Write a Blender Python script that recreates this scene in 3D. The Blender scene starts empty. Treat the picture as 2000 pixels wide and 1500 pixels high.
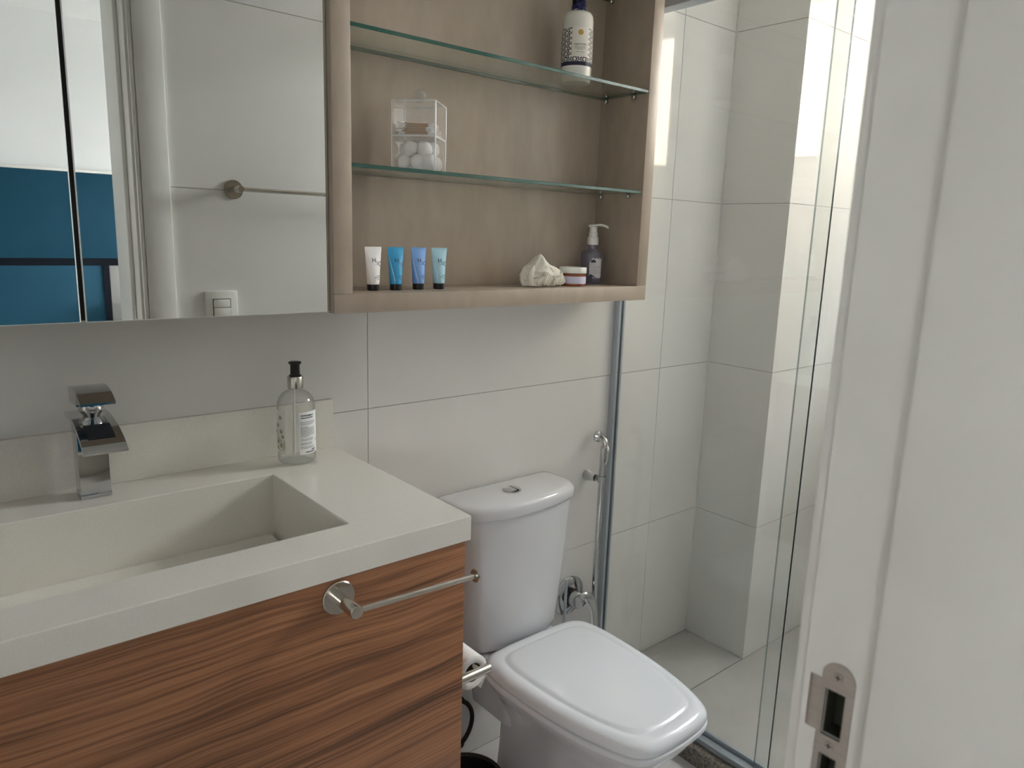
import bpy, bmesh, math, random
from mathutils import Vector, Matrix, noise

random.seed(7)
SC = bpy.context.scene
COL = SC.collection
PI = math.pi

# ------------------------------------------------------------------ camera, sky, portals, exposure
r0 = Vector((0.76516, -0.64302, 0.03239))
r1 = Vector((-0.10228, -0.17106, -0.97994))
r2 = Vector((0.63566, 0.74650, -0.19666))
cam_data = bpy.data.cameras.new('camera')
cam = bpy.data.objects.new('camera', cam_data)
COL.objects.link(cam)
cam.matrix_world = Matrix(((r0.x, -r1.x, -r2.x, -0.20441), (r0.y, -r1.y, -r2.y, -1.44506),
                           (r0.z, -r1.z, -r2.z, 1.41934), (0, 0, 0, 1)))
cam_data.sensor_width = 36.0
cam_data.lens = 1446.5 / 2000 * 36.0
cam_data.clip_start = 0.02
cam_data.dof.use_dof = True
cam_data.dof.focus_distance = 1.65
cam_data.dof.aperture_fstop = 8.0
SC.camera = cam

SKY = 17.8
world = bpy.data.worlds.new('overcast_sky')
SC.world = world
world.use_nodes = True
bgn = world.node_tree.nodes['Background']
bgn.inputs['Color'].default_value = (0.985, 0.975, 0.985, 1)
bgn.inputs['Strength'].default_value = SKY


def portal(name, loc, rot, sx, sy):
    d = bpy.data.lights.new(name, 'AREA')
    d.shape = 'RECTANGLE'
    d.size, d.size_y = sx, sy
    d.cycles.is_portal = True
    o = bpy.data.objects.new(name, d)
    COL.objects.link(o)
    o.location = loc
    o.rotation_euler = rot
    return o


portal('shower_window_daylight', (2.595, -0.778, 2.04), (0, math.radians(90), 0), 0.58, 0.48)
portal('added_bedroom_side_portal', (2.94, -2.74, 1.485), (0, math.radians(90), 0), .87, .82)  # unseen opening, added and sized to light the bedroom wall
portal('added_bedroom_back_portal', (-1.95, -3.19, 1.5), (math.radians(90), 0, 0), .25, .40)  # small unseen opening, added to light the jamb and vanity front

SC.view_settings.view_transform = 'Standard'
SC.view_settings.look = 'None'
SC.view_settings.gamma = 1.0
SC.view_settings.use_curve_mapping = False
SC.view_settings.exposure = 2.14
try:
    SC.cycles.max_bounces = 14
    SC.cycles.diffuse_bounces = 7
    SC.cycles.glossy_bounces = 6
    SC.cycles.transmission_bounces = 12
    SC.cycles.transparent_max_bounces = 24
    SC.cycles.caustics_reflective = False
    SC.cycles.caustics_refractive = False
    SC.cycles.sample_clamp_indirect = 6.0
    SC.cycles.use_denoising = True
except Exception:
    pass


# ------------------------------------------------------------------ materials
def srgb(r, g, b):
    f = lambda c: (c / 255 / 12.92) if c / 255 <= 0.04045 else ((c / 255 + 0.055) / 1.055) ** 2.4
    return (f(r), f(g), f(b))


def mat(name, color, rough=0.5, metal=0.0, spec=0.5, coat=0.0, trans=0.0, ior=1.5, sheen=0.0, sss=0.0):
    m = bpy.data.materials.new(name)
    m.use_nodes = True
    b = m.node_tree.nodes['Principled BSDF']
    b.inputs['Base Color'].default_value = (*color, 1)
    b.inputs['Roughness'].default_value = rough
    b.inputs['Metallic'].default_value = metal
    b.inputs['Specular IOR Level'].default_value = spec
    b.inputs['Coat Weight'].default_value = coat
    b.inputs['Transmission Weight'].default_value = trans
    b.inputs['IOR'].default_value = ior
    b.inputs['Sheen Weight'].default_value = sheen
    if sss:
        b.inputs['Subsurface Weight'].default_value = sss
        b.inputs['Subsurface Radius'].default_value = (0.02, 0.018, 0.015)
    return m


def nd(m, t, **kw):
    n = m.node_tree.nodes.new(t)
    for k, v in kw.items():
        setattr(n, k, v)
    return n


def lk(m, a, b):
    m.node_tree.links.new(a, b)


def speckle(m, c1, c2, scale, detail=4.0, bump=0.0, stretch=(1, 1, 1), lo=0.35, hi=0.65, coord='Object', bscale=None):
    """colour varies between c1 and c2 with noise, optional fine bump"""
    b = m.node_tree.nodes['Principled BSDF']
    tc = nd(m, 'ShaderNodeTexCoord')
    mp = nd(m, 'ShaderNodeMapping')
    mp.inputs['Scale'].default_value = stretch
    lk(m, tc.outputs[coord], mp.inputs['Vector'])
    nz = nd(m, 'ShaderNodeTexNoise')
    nz.inputs['Scale'].default_value = scale
    nz.inputs['Detail'].default_value = detail
    lk(m, mp.outputs['Vector'], nz.inputs['Vector'])
    cr = nd(m, 'ShaderNodeValToRGB')
    cr.color_ramp.elements[0].position = lo
    cr.color_ramp.elements[1].position = hi
    cr.color_ramp.elements[0].color = (*c1, 1)
    cr.color_ramp.elements[1].color = (*c2, 1)
    lk(m, nz.outputs['Fac'], cr.inputs['Fac'])
    lk(m, cr.outputs['Color'], b.inputs['Base Color'])
    if bump:
        n2 = nd(m, 'ShaderNodeTexNoise')
        n2.inputs['Scale'].default_value = bscale or scale
        n2.inputs['Detail'].default_value = detail
        lk(m, mp.outputs['Vector'], n2.inputs['Vector'])
        bp = nd(m, 'ShaderNodeBump')
        bp.inputs['Strength'].default_value = bump
        bp.inputs['Distance'].default_value = 0.001
        lk(m, n2.outputs['Fac'], bp.inputs['Height'])
        lk(m, bp.outputs['Normal'], b.inputs['Normal'])
    return m


def thin_glass(name, tint=(1, 1, 1), f0=0.04, rough=0.0, haze=0.0, haze_col=(0.9, 0.9, 0.9), rim=None):
    """pane of clear glass or acrylic: straight transmission plus Fresnel reflection at each face"""
    m = bpy.data.materials.new(name)
    m.use_nodes = True
    nt = m.node_tree
    nt.nodes.clear()
    out = nd(m, 'ShaderNodeOutputMaterial')
    tr = nd(m, 'ShaderNodeBsdfTransparent')
    tr.inputs['Color'].default_value = (*tint, 1)
    gl = nd(m, 'ShaderNodeBsdfGlossy')
    gl.inputs['Roughness'].default_value = rough
    gl.inputs['Color'].default_value = (1, 1, 1, 1)
    lw = nd(m, 'ShaderNodeLayerWeight')
    lw.inputs['Blend'].default_value = 0.5
    if rim:      # longer path through the curved wall near its silhouette
        p3 = nd(m, 'ShaderNodeMath', operation='POWER')
        p3.inputs[1].default_value = 2.6
        lk(m, lw.outputs['Facing'], p3.inputs[0])
        mc_ = nd(m, 'ShaderNodeMix', data_type='RGBA')
        lk(m, p3.outputs[0], mc_.inputs['Factor'])
        mc_.inputs[6].default_value = (*tint, 1)
        mc_.inputs[7].default_value = (*rim, 1)
        lk(m, mc_.outputs[2], tr.inputs['Color'])
    pw = nd(m, 'ShaderNodeMath', operation='POWER')
    pw.inputs[1].default_value = 5.0
    lk(m, lw.outputs['Facing'], pw.inputs[0])
    ma = nd(m, 'ShaderNodeMath', operation='MULTIPLY_ADD')
    ma.inputs[1].default_value = 1 - f0
    ma.inputs[2].default_value = f0
    lk(m, pw.outputs[0], ma.inputs[0])
    mx = nd(m, 'ShaderNodeMixShader')
    lk(m, ma.outputs[0], mx.inputs['Fac'])
    if haze:
        df = nd(m, 'ShaderNodeBsdfDiffuse')
        df.inputs['Color'].default_value = (*haze_col, 1)
        m2 = nd(m, 'ShaderNodeMixShader')
        m2.inputs['Fac'].default_value = haze
        lk(m, tr.outputs[0], m2.inputs[1])
        lk(m, df.outputs[0], m2.inputs[2])
        lk(m, m2.outputs[0], mx.inputs[1])
    else:
        lk(m, tr.outputs[0], mx.inputs[1])
    lk(m, gl.outputs[0], mx.inputs[2])
    lk(m, mx.outputs[0], out.inputs['Surface'])
    return m


M = {}
M['tile'] = speckle(mat('polished_porcelain_tile', (.7, .69, .66), 0.05), (.760, .755, .736), (.788, .783, .765), 3.0)
M['grout'] = speckle(mat('grey_grout', (.40, .39, .37), 0.9), (.36, .35, .33), (.44, .43, .41), 40)
M['grout_dark'] = mat('dark_floor_grout', (.16, .155, .145), 0.9)
M['grout_white'] = mat('white_grout', (.85, .84, .81), 0.7)
M['plaster'] = speckle(mat('white_plaster', (.8, .8, .78), 0.7), (.85, .845, .82), (.87, .865, .845), 5)
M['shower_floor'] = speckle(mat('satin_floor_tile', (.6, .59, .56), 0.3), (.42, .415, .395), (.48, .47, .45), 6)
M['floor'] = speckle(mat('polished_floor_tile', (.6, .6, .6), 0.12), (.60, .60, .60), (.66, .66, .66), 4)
M['stone'] = speckle(mat('brown_granite', (.12, .1, .08), 0.35), (.04, .034, .028), (.30, .26, .21), 160, 6, lo=.3, hi=.72)
M['taupe'] = speckle(mat('taupe_melamine', (.3, .26, .22), 0.42), (.372, .305, .240), (.412, .342, .273), 28, 5, bump=.12,
                     stretch=(1, 1, .35), bscale=300)
M['quartz'] = speckle(mat('white_quartz', (.74, .73, .69), 0.05), (.735, .708, .650), (.785, .760, .705), 420, 2, lo=.3, hi=.6)
M['white_door'] = speckle(mat('white_lacquered_wood', (.78, .78, .75), 0.38), (.765, .765, .735), (.79, .79, .765), 9)
M['ceramic'] = mat('white_glazed_ceramic', (.68, .69, .72), 0.07, coat=.3)
M['seat'] = mat('white_seat_plastic', (.78, .81, .86), 0.16)
M['chrome'] = mat('chrome', (.60, .61, .62), 0.07, metal=1)
M['slot_shade'] = mat('outlet_slot_shade', (.045, .05, .055), 0.12, metal=.6)  # dark tone stands in for the shade in the spout outlet
M['steel'] = mat('brushed_nickel', (.55, .52, .47), 0.19, metal=1)
M['strike'] = speckle(mat('satin_steel_plate', (.5, .46, .43), 0.35, metal=1), (.47, .44, .41), (.54, .50, .47), 60, stretch=(1, 1, 12))
M['alu'] = mat('satin_aluminium', (.46, .51, .56), 0.35, metal=.55)
M['mirror'] = mat('mirror_silver', (.87, .89, .87), 0.0, metal=1)
M['mirror_edge_glint'] = mat('pale_bevel_highlight', (.82, .84, .81), 0.12)  # pale colour stands in for the highlight along the bevel
M['black'] = mat('black_plastic', (.008, .008, .008), 0.35)
M['dark'] = mat('dark_gap_shade', (.01, .009, .008), 0.8)  # near-black colour stands in for shade in narrow gaps
M['pocket'] = mat('pocket_shade_olive', (.030, .030, .018), 0.7)  # dark colour stands in for the shade inside the latch holes
M['rubber'] = mat('black_rubber', (.018, .015, .013), 0.55)
M['white_plastic'] = mat('white_plastic', (.84, .84, .80), 0.28)
M['paper'] = mat('tissue_paper', (.85, .83, .81), 0.95)
M['cardboard'] = mat('cardboard_core', (.16, .11, .08), 0.9)
M['teal'] = speckle(mat('teal_painted_panel', (.02, .09, .13), 0.6, spec=.15), (.007, .056, .100), (.009, .062, .108), 3)
M['navy'] = mat('navy_frame', (.004, .007, .014), 0.6, spec=.15)
M['linen'] = mat('grey_linen', (.50, .50, .50), 0.9)
M['white_cloth'] = mat('white_cloth', (.72, .73, .73), 0.9)
M['paint'] = speckle(mat('cool_white_paint', (.82, .84, .85), 0.8), (.81, .835, .845), (.83, .855, .865), 4)
M['bed_floor'] = speckle(mat('bedroom_floor', (.5, .48, .45), 0.4), (.46, .44, .41), (.54, .52, .49), 4, stretch=(1, 8, 1))
M['paving'] = speckle(mat('grey_paving', (.2, .2, .19), 0.9), (.20, .195, .185), (.26, .255, .24), 1)
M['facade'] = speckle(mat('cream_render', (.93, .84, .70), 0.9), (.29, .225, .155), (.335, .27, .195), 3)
M['shower_glass'] = thin_glass('clear_shower_glass', (.975, .985, .98), 0.035)
M['window_glass'] = thin_glass('window_glass', (.98, .99, .99), 0.04)
M['shelf_glass'] = thin_glass('clear_shelf_glass', (.93, .965, .945), 0.04)
M['glass_edge'] = mat('green_glass_edge', (.012, .085, .06), 0.12, spec=.8)
M['pane_edge'] = mat('dark_glass_edge', (.01, .025, .022), 0.2)
M['pane_edge_pale'] = mat('pale_glass_edge', (.30, .35, .33), 0.15)
M['acrylic'] = thin_glass('clear_acrylic', (.985, .985, .985), 0.05, haze=.035)
M['acrylic_edge_glint'] = mat('acrylic_edge_highlight', (.90, .92, .94), 0.08, trans=.12, ior=1.2)  # near-white colour stands in for highlights on the box edges
M['clear_ball'] = mat('clear_knob', (.92, .93, .93), 0.03, trans=.80, ior=1.3)
M['clear_soap'] = thin_glass('clear_liquid_bottle', (.955, .965, .96), 0.055, haze=.03, rim=(.42, .44, .43))
M['cotton'] = mat('cotton_wool', (.86, .855, .84), 1.0, sss=.0)
M['stick'] = mat('bamboo_stick', (.55, .34, .16), 0.6)
M['amber'] = mat('amber_plastic', (.30, .085, .035), 0.15)
M['lavender'] = mat('lavender_label', (.60, .59, .74), 0.45)
M['lotion'] = mat('milky_bottle', (.80, .79, .74), 0.25)
M['label_cream'] = mat('cream_label', (.84, .81, .74), 0.5)
M['label_navy'] = mat('navy_print', (.008, .010, .040), 0.5)
M['label_white'] = mat('white_label', (.86, .87, .87), 0.45)
M['gold'] = mat('gold_print', (.62, .40, .12), 0.35, metal=.3)
M['tassel'] = mat('navy_tassel', (.008, .014, .13), 0.9, sheen=.3)
M['ink'] = mat('black_ink', (.02, .02, .025), 0.5)
M['ink_grey'] = mat('grey_ink', (.20, .20, .21), 0.5)
M['print_floral'] = mat('floral_print', (.26, .22, .12), 0.5)
M['frost_label'] = thin_glass('frosted_label_film', (.95, .95, .93), 0.04, rough=.4, haze=.72, haze_col=(.84, .85, .82))
M['lilac_gel'] = thin_glass('lilac_gel_bottle', (.74, .72, .80), 0.05, haze=.34, haze_col=(.36, .34, .44), rim=(.30, .29, .38))
M['gel_label'] = mat('pale_gel_label', (.66, .64, .64), 0.5)
M['tube_white'] = mat('white_tube', (.86, .84, .82), 0.28)
M['tube_blue'] = mat('bright_blue_tube', (.035, .33, .62), 0.25)
M['tube_peri'] = mat('periwinkle_tube', (.19, .37, .72), 0.25)
M['tube_pale'] = mat('pale_blue_tube', (.38, .62, .72), 0.25)
M['tube_ink'] = mat('navy_ink', (.012, .016, .05), 0.5)
M['switch'] = mat('switch_plastic', (.82, .82, .77), 0.3)


def net_material():
    m = mat('cream_net', (.80, .77, .66), 0.85)
    b = m.node_tree.nodes['Principled BSDF']
    tc = nd(m, 'ShaderNodeTexCoord')
    wv = nd(m, 'ShaderNodeTexWave', bands_direction='X')
    wv.inputs['Scale'].default_value = 105
    wv.inputs['Distortion'].default_value = 3
    lk(m, tc.outputs['Object'], wv.inputs['Vector'])
    bp = nd(m, 'ShaderNodeBump')
    bp.inputs['Strength'].default_value = 0.28
    bp.inputs['Distance'].default_value = 0.001
    lk(m, wv.outputs['Fac'], bp.inputs['Height'])
    lk(m, bp.outputs['Normal'], b.inputs['Normal'])
    cr = nd(m, 'ShaderNodeValToRGB')
    cr.color_ramp.elements[0].color = (.74, .70, .58, 1)
    cr.color_ramp.elements[1].color = (.86, .84, .76, 1)
    lk(m, wv.outputs['Fac'], cr.inputs['Fac'])
    lk(m, cr.outputs['Color'], b.inputs['Base Color'])
    return m


def wood_material():
    m = mat('walnut_veneer', (.2, .1, .06), 0.42)
    b = m.node_tree.nodes['Principled BSDF']
    tc = nd(m, 'ShaderNodeTexCoord')
    # slow warp of the grain lines
    mp = nd(m, 'ShaderNodeMapping')
    mp.inputs['Scale'].default_value = (1.5, 1.5, 3.0)
    lk(m, tc.outputs['Object'], mp.inputs['Vector'])
    wn = nd(m, 'ShaderNodeTexNoise')
    wn.inputs['Scale'].default_value = 1.6
    wn.inputs['Detail'].default_value = 2
    lk(m, mp.outputs['Vector'], wn.inputs['Vector'])
    sep = nd(m, 'ShaderNodeSeparateXYZ')
    lk(m, tc.outputs['Object'], sep.inputs[0])
    zz = nd(m, 'ShaderNodeMath', operation='MULTIPLY_ADD')
    zz.inputs[1].default_value = 0.055
    lk(m, wn.outputs['Fac'], zz.inputs[0])
    lk(m, sep.outputs['Z'], zz.inputs[2])
    cmb = nd(m, 'ShaderNodeCombineXYZ')
    lk(m, sep.outputs['X'], cmb.inputs[0])
    lk(m, sep.outputs['Y'], cmb.inputs[1])
    lk(m, zz.outputs[0], cmb.inputs[2])

    def grain(sx, sz, scale, detail, rough=.6):
        mm = nd(m, 'ShaderNodeMapping')
        mm.inputs['Scale'].default_value = (sx, sx, sz)
        lk(m, cmb.outputs[0], mm.inputs['Vector'])
        n = nd(m, 'ShaderNodeTexNoise')
        n.inputs['Scale'].default_value = scale
        n.inputs['Detail'].default_value = detail
        n.inputs['Roughness'].default_value = rough
        lk(m, mm.outputs['Vector'], n.inputs['Vector'])
        return n.outputs['Fac']
    g1 = grain(.8, 40, 1.6, 6)
    g2 = grain(2.2, 170, 1.5, 3)
    g3 = grain(.5, 5, 2.0, 2)
    a = nd(m, 'ShaderNodeMath', operation='MULTIPLY_ADD')
    a.inputs[1].default_value = 0.55
    lk(m, g2, a.inputs[0])
    bb = nd(m, 'ShaderNodeMath', operation='MULTIPLY')
    bb.inputs[1].default_value = 0.36
    lk(m, g1, bb.inputs[0])
    lk(m, bb.outputs[0], a.inputs[2])
    c = nd(m, 'ShaderNodeMath', operation='MULTIPLY_ADD')
    c.inputs[1].default_value = 0.22
    lk(m, g3, c.inputs[0])
    lk(m, a.outputs[0], c.inputs[2])
    cr = nd(m, 'ShaderNodeValToRGB')
    e = cr.color_ramp.elements
    e[0].position, e[0].color = 0.40, (.075, .030, .014, 1)
    e[1].position, e[1].color = 0.70, (.40, .180, .083, 1)
    x = e.new(0.50)
    x.color = (.178, .073, .032, 1)
    x = e.new(0.58)
    x.color = (.280, .122, .055, 1)
    lk(m, c.outputs[0], cr.inputs['Fac'])
    lk(m, cr.outputs['Color'], b.inputs['Base Color'])
    bp = nd(m, 'ShaderNodeBump')
    bp.inputs['Strength'].default_value = 0.15
    bp.inputs['Distance'].default_value = 0.0006
    lk(m, g2, bp.inputs['Height'])
    lk(m, bp.outputs['Normal'], b.inputs['Normal'])
    return m


M['net'] = net_material()
M['wood'] = wood_material()


# ------------------------------------------------------------------ mesh helpers
def V(*a):
    return Vector(a)


def NB():
    return bmesh.new()


def join(bm, other, mi=None):
    if mi is not None:
        for f in other.faces:
            f.material_index = mi
    me = bpy.data.meshes.new('tmp')
    other.to_mesh(me)
    other.free()
    bm.from_mesh(me)
    bpy.data.meshes.remove(me)


def bx(bm, x0, x1, y0, y1, z0, z1, mi=0, bev=0.0, seg=2, mtx=None):
    t = bmesh.new()
    bmesh.ops.create_cube(t, size=1.0)
    for v in t.verts:
        v.co = V(x0 + (v.co.x + .5) * (x1 - x0), y0 + (v.co.y + .5) * (y1 - y0), z0 + (v.co.z + .5) * (z1 - z0))
    if bev > 0:
        bmesh.ops.bevel(t, geom=t.edges[:], offset=bev, segments=seg, profile=.5, affect='EDGES')
    if mtx is not None:
        bmesh.ops.transform(t, matrix=mtx, verts=t.verts)
    join(bm, t, mi)
    return bm


def loft(bm, rings, mi=0, cap0=True, cap1=True, closed=True):
    vs = [[bm.verts.new(p) for p in r] for r in rings]
    n = len(rings[0])
    out = []
    for a, b in zip(vs[:-1], vs[1:]):
        for i in range(n if closed else n - 1):
            j = (i + 1) % n
            try:
                f = bm.faces.new((a[i], a[j], b[j], b[i]))
                f.material_index = mi
                out.append(f)
            except ValueError:
                pass
    if cap0:
        f = bm.faces.new(list(reversed(vs[0])))
        f.material_index = mi
    if cap1:
        f = bm.faces.new(vs[-1])
        f.material_index = mi
    return bm


def frame_from(d):
    d = d.normalized()
    up = V(0, 0, 1) if abs(d.z) < .9 else V(1, 0, 0)
    u = d.cross(up).normalized()
    w = u.cross(d).normalized()
    return u, w


def tube(bm, pts, r, n=12, mi=0, caps=True):
    pts = [Vector(p) for p in pts]
    rr = r if isinstance(r, (list, tuple)) else [r] * len(pts)
    rings = []
    d0 = (pts[1] - pts[0]).normalized()
    u, w = frame_from(d0)
    for i, p in enumerate(pts):
        if i == 0:
            d = d0
        elif i == len(pts) - 1:
            d = (pts[-1] - pts[-2]).normalized()
        else:
            d = (pts[i + 1] - pts[i - 1]).normalized()
        u = (u - d * u.dot(d)).normalized()
        w = d.cross(u)
        rings.append([p + (u * math.cos(2 * PI * k / n) + w * math.sin(2 * PI * k / n)) * rr[i] for k in range(n)])
    return loft(bm, rings, mi, caps, caps)


def lathe(bm, prof, n=32, origin=(0, 0, 0), axis=(0, 0, 1), mi=0, cap0=True, cap1=True):
    a = Vector(axis).normalized()
    if abs(a.z) > .99:
        u, w = V(1, 0, 0), V(0, 1, 0) * (1 if a.z > 0 else -1)
    else:
        u, w = frame_from(a)
        if u.cross(w).dot(a) < 0:
            w = -w
    o = Vector(origin)
    rings = [[o + a * z + (u * math.cos(2 * PI * k / n) + w * math.sin(2 * PI * k / n)) * max(r, 1e-5) for k in range(n)]
             for r, z in prof]
    return loft(bm, rings, mi, cap0, cap1)


def smooth_path(pts, sub=6):
    pts = [Vector(p) for p in pts]
    out = []
    for i in range(len(pts) - 1):
        p0 = pts[max(i - 1, 0)]
        p1, p2 = pts[i], pts[i + 1]
        p3 = pts[min(i + 2, len(pts) - 1)]
        for k in range(sub):
            t = k / sub
            out.append(.5 * ((2 * p1) + (p2 - p0) * t + (2 * p0 - 5 * p1 + 4 * p2 - p3) * t * t + (3 * p1 - p0 - 3 * p2 + p3) * t ** 3))
    out.append(pts[-1])
    return out


def sphere(bm, c, r, sub=2, mi=0, scale=(1, 1, 1)):
    t = bmesh.new()
    bmesh.ops.create_icosphere(t, subdivisions=sub, radius=1)
    for v in t.verts:
        v.co = Vector(c) + V(v.co.x * r * scale[0], v.co.y * r * scale[1], v.co.z * r * scale[2])
    join(bm, t, mi)
    return bm


def rounded_rect(x0, x1, y0, y1, r, seg=6):
    out = []
    for cx, cy, a0 in ((x1 - r, y1 - r, 0), (x0 + r, y1 - r, 90), (x0 + r, y0 + r, 180), (x1 - r, y0 + r, 270)):
        for k in range(seg + 1):
            a = math.radians(a0 + 90 * k / seg)
            out.append((cx + r * math.cos(a), cy + r * math.sin(a)))
    return out


WORLD = {}


def obj(name, bm, mats, parent=None, world=True, ang=38, kind=None, label=None, cat=None, group=None):
    bm.normal_update()
    if ang is not None:
        lim = math.radians(ang)
        for f in bm.faces:
            f.smooth = True
        for e in bm.edges:
            if len(e.link_faces) == 2:
                e.smooth = e.calc_face_angle(0) < lim
            else:
                e.smooth = True
    me = bpy.data.meshes.new(name)
    bm.to_mesh(me)
    bm.free()
    for m in (mats if isinstance(mats, (list, tuple)) else [mats]):
        me.materials.append(m if not isinstance(m, str) else M[m])
    return obj_me(name, me, parent, world, kind, label, cat, group)


def obj_me(name, me, parent=None, world=True, kind=None, label=None, cat=None, group=None):
    o = bpy.data.objects.new(name, me)
    COL.objects.link(o)
    if parent is not None:
        o.parent = parent
        if world:
            o.matrix_parent_inverse = WORLD[parent.name].inverted()
            WORLD[o.name] = Matrix.Identity(4)
        else:
            WORLD[o.name] = WORLD[parent.name].copy()
    else:
        WORLD[o.name] = Matrix.Identity(4)
    tag(o, label, cat, group, kind)
    return o


def tag(o, label=None, cat=None, group=None, kind=None):
    if label:
        o['label'] = label
    if cat:
        o['category'] = cat
    if group:
        o['group'] = group
    if kind:
        o['kind'] = kind


def thing(name, label, cat, loc=(0, 0, 0), rz=0.0, group=None):
    o = bpy.data.objects.new(name, None)
    COL.objects.link(o)
    o.empty_display_size = .02
    o.location = loc
    o.rotation_euler = (0, 0, rz)
    WORLD[o.name] = Matrix.Translation(Vector(loc)) @ Matrix.Rotation(rz, 4, 'Z')
    tag(o, label, cat, group)
    return o


def struct(name, bm, m, parent=None, label=None):
    return obj(name, bm, m, parent, kind='structure' if parent is None else None, label=label)


def orient_out(bm):
    bmesh.ops.recalc_face_normals(bm, faces=bm.faces[:])
    return bm


def text_polys(s, size, bold=False):
    cu = bpy.data.curves.new('text', 'FONT')
    cu.body = s
    cu.size = size
    cu.resolution_u = 3
    cu.align_x = 'LEFT'
    if bold:
        cu.offset = size * .018
    o = bpy.data.objects.new('text', cu)
    me = bpy.data.meshes.new_from_object(o)
    vs = [(v.co.x, v.co.y) for v in me.vertices]
    fs = [tuple(p.vertices) for p in me.polygons]
    bpy.data.objects.remove(o)
    bpy.data.curves.remove(cu)
    bpy.data.meshes.remove(me)
    return vs, fs


def put_flat(bm, polys, fn, mi=0):
    """polys: (verts2d, faces); fn maps (x, y) to a 3-D point on a surface"""
    vs, fs = polys
    bv = [bm.verts.new(fn(x, y)) for x, y in vs]
    for f in fs:
        try:
            g = bm.faces.new([bv[i] for i in f])
            g.material_index = mi
        except ValueError:
            pass


def rect_polys(x0, x1, y0, y1, n=6):
    vs, fs = [], []
    for i in range(n + 1):
        x = x0 + (x1 - x0) * i / n
        vs += [(x, y0), (x, y1)]
    for i in range(n):
        fs.append((2 * i, 2 * i + 2, 2 * i + 3, 2 * i + 1))
    return vs, fs


# ------------------------------------------------------------------ room shell
CEIL = 2.38
XG = 1.418       # shower glass plane
XC = 1.886       # column side
CD = 0.238       # column depth
XR = 2.60        # right wall
XL = -0.95       # left wall
YF = -1.18       # front wall, bathroom face
YB = -1.32       # front wall, bedroom face
GAP = 0.0011
ZJ = [0.0, 0.5121, 1.0262, 1.5403, 2.0544, CEIL]


def tile_piece(parent, a0, a1, b0, b1, face, mtl='tile', th=.0016):
    """tile with its face on a plane; face = ('y', v, dir) etc., dir is where the face looks"""
    ax, v, d = face
    bm = NB()
    back = v - d * th
    lo, hi = min(v, back), max(v, back)
    if ax == 'y':
        bx(bm, a0 + GAP, a1 - GAP, lo, hi, b0 + GAP, b1 - GAP)
    elif ax == 'x':
        bx(bm, lo, hi, a0 + GAP, a1 - GAP, b0 + GAP, b1 - GAP)
    else:
        bx(bm, a0 + GAP, a1 - GAP, b0 + GAP, b1 - GAP, lo, hi)
    return obj('tile', bm, mtl, parent)


bm = NB()
bx(bm, XL - .1, XC + .1, .0016, .12, -.05, CEIL)
wall_back = struct('wall_back', bm, 'grout', label='back wall of large pale polished tiles')
XJ = [XL, -.4284, .6025, 1.6334, XC - .0015]
for i in range(len(XJ) - 1):
    for j in range(len(ZJ) - 1):
        tile_piece(wall_back, XJ[i], XJ[i + 1], ZJ[j], ZJ[j + 1], ('y', 0.0, -1))
bm = NB()
bx(bm, XC + .0016, XR + .05, -CD + .0016, .1, -.05, CEIL)
wall_col = struct('wall_column', bm, 'grout', label='tiled column boxed out in the corner of the shower')
for j in range(len(ZJ) - 1):
    tile_piece(wall_col, -CD + .001, -.002, ZJ[j], ZJ[j + 1], ('x', XC, -1))
    tile_piece(wall_col, XC, XR, ZJ[j], ZJ[j + 1], ('y', -CD, -1))
bm = NB()
bx(bm, XC - .0022, XC + .001, -.0022, .001, .045, CEIL)
obj('corner_seal', bm, 'grout_white', wall_col, label='white sealant bead in the shower corner')

# right wall with the shower window opening
WY0, WY1, WZ0, WZ1 = -1.02, -.535, 1.70, 2.345
bm = NB()
bx(bm, XR, XR + .14, YB, -CD, -.05, WZ0)
bx(bm, XR, XR + .14, YB, -CD, WZ1, CEIL)
bx(bm, XR, XR + .14, YB, WY0, WZ0, WZ1)
bx(bm, XR, XR + .14, WY1, -CD, WZ0, WZ1)
struct('wall_right', bm, 'tile', label='shower end wall with the high window')
bm = NB()
win = thing('window_1', None, None, (XR + .05, (WY0 + WY1) / 2, WZ0))
win['kind'] = 'structure'
bm = NB()
fw = .028
bx(bm, XR - .004, XR + .06, WY0, WY1, WZ0, WZ0 + .062, bev=.002)
bx(bm, XR + .01, XR + .06, WY0, WY1, WZ1 - fw, WZ1, bev=.002)
bx(bm, XR + .01, XR + .06, WY0, WY0 + fw, WZ0 + .062, WZ1 - fw, bev=.002)
bx(bm, XR + .01, XR + .06, WY1 - fw, WY1, WZ0 + .062, WZ1 - fw, bev=.002)
obj('window_frame', bm, 'white_door', win)
bm = NB()
bx(bm, XR + .033, XR + .037, WY0 + fw, WY1 - fw, WZ0 + .062, WZ1 - fw)
obj('window_pane', bm, 'window_glass', win)

bm = NB()
bx(bm, XL - .1, XL, YB, .1, -.05, CEIL)
struct('wall_left', bm, 'tile')

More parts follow.
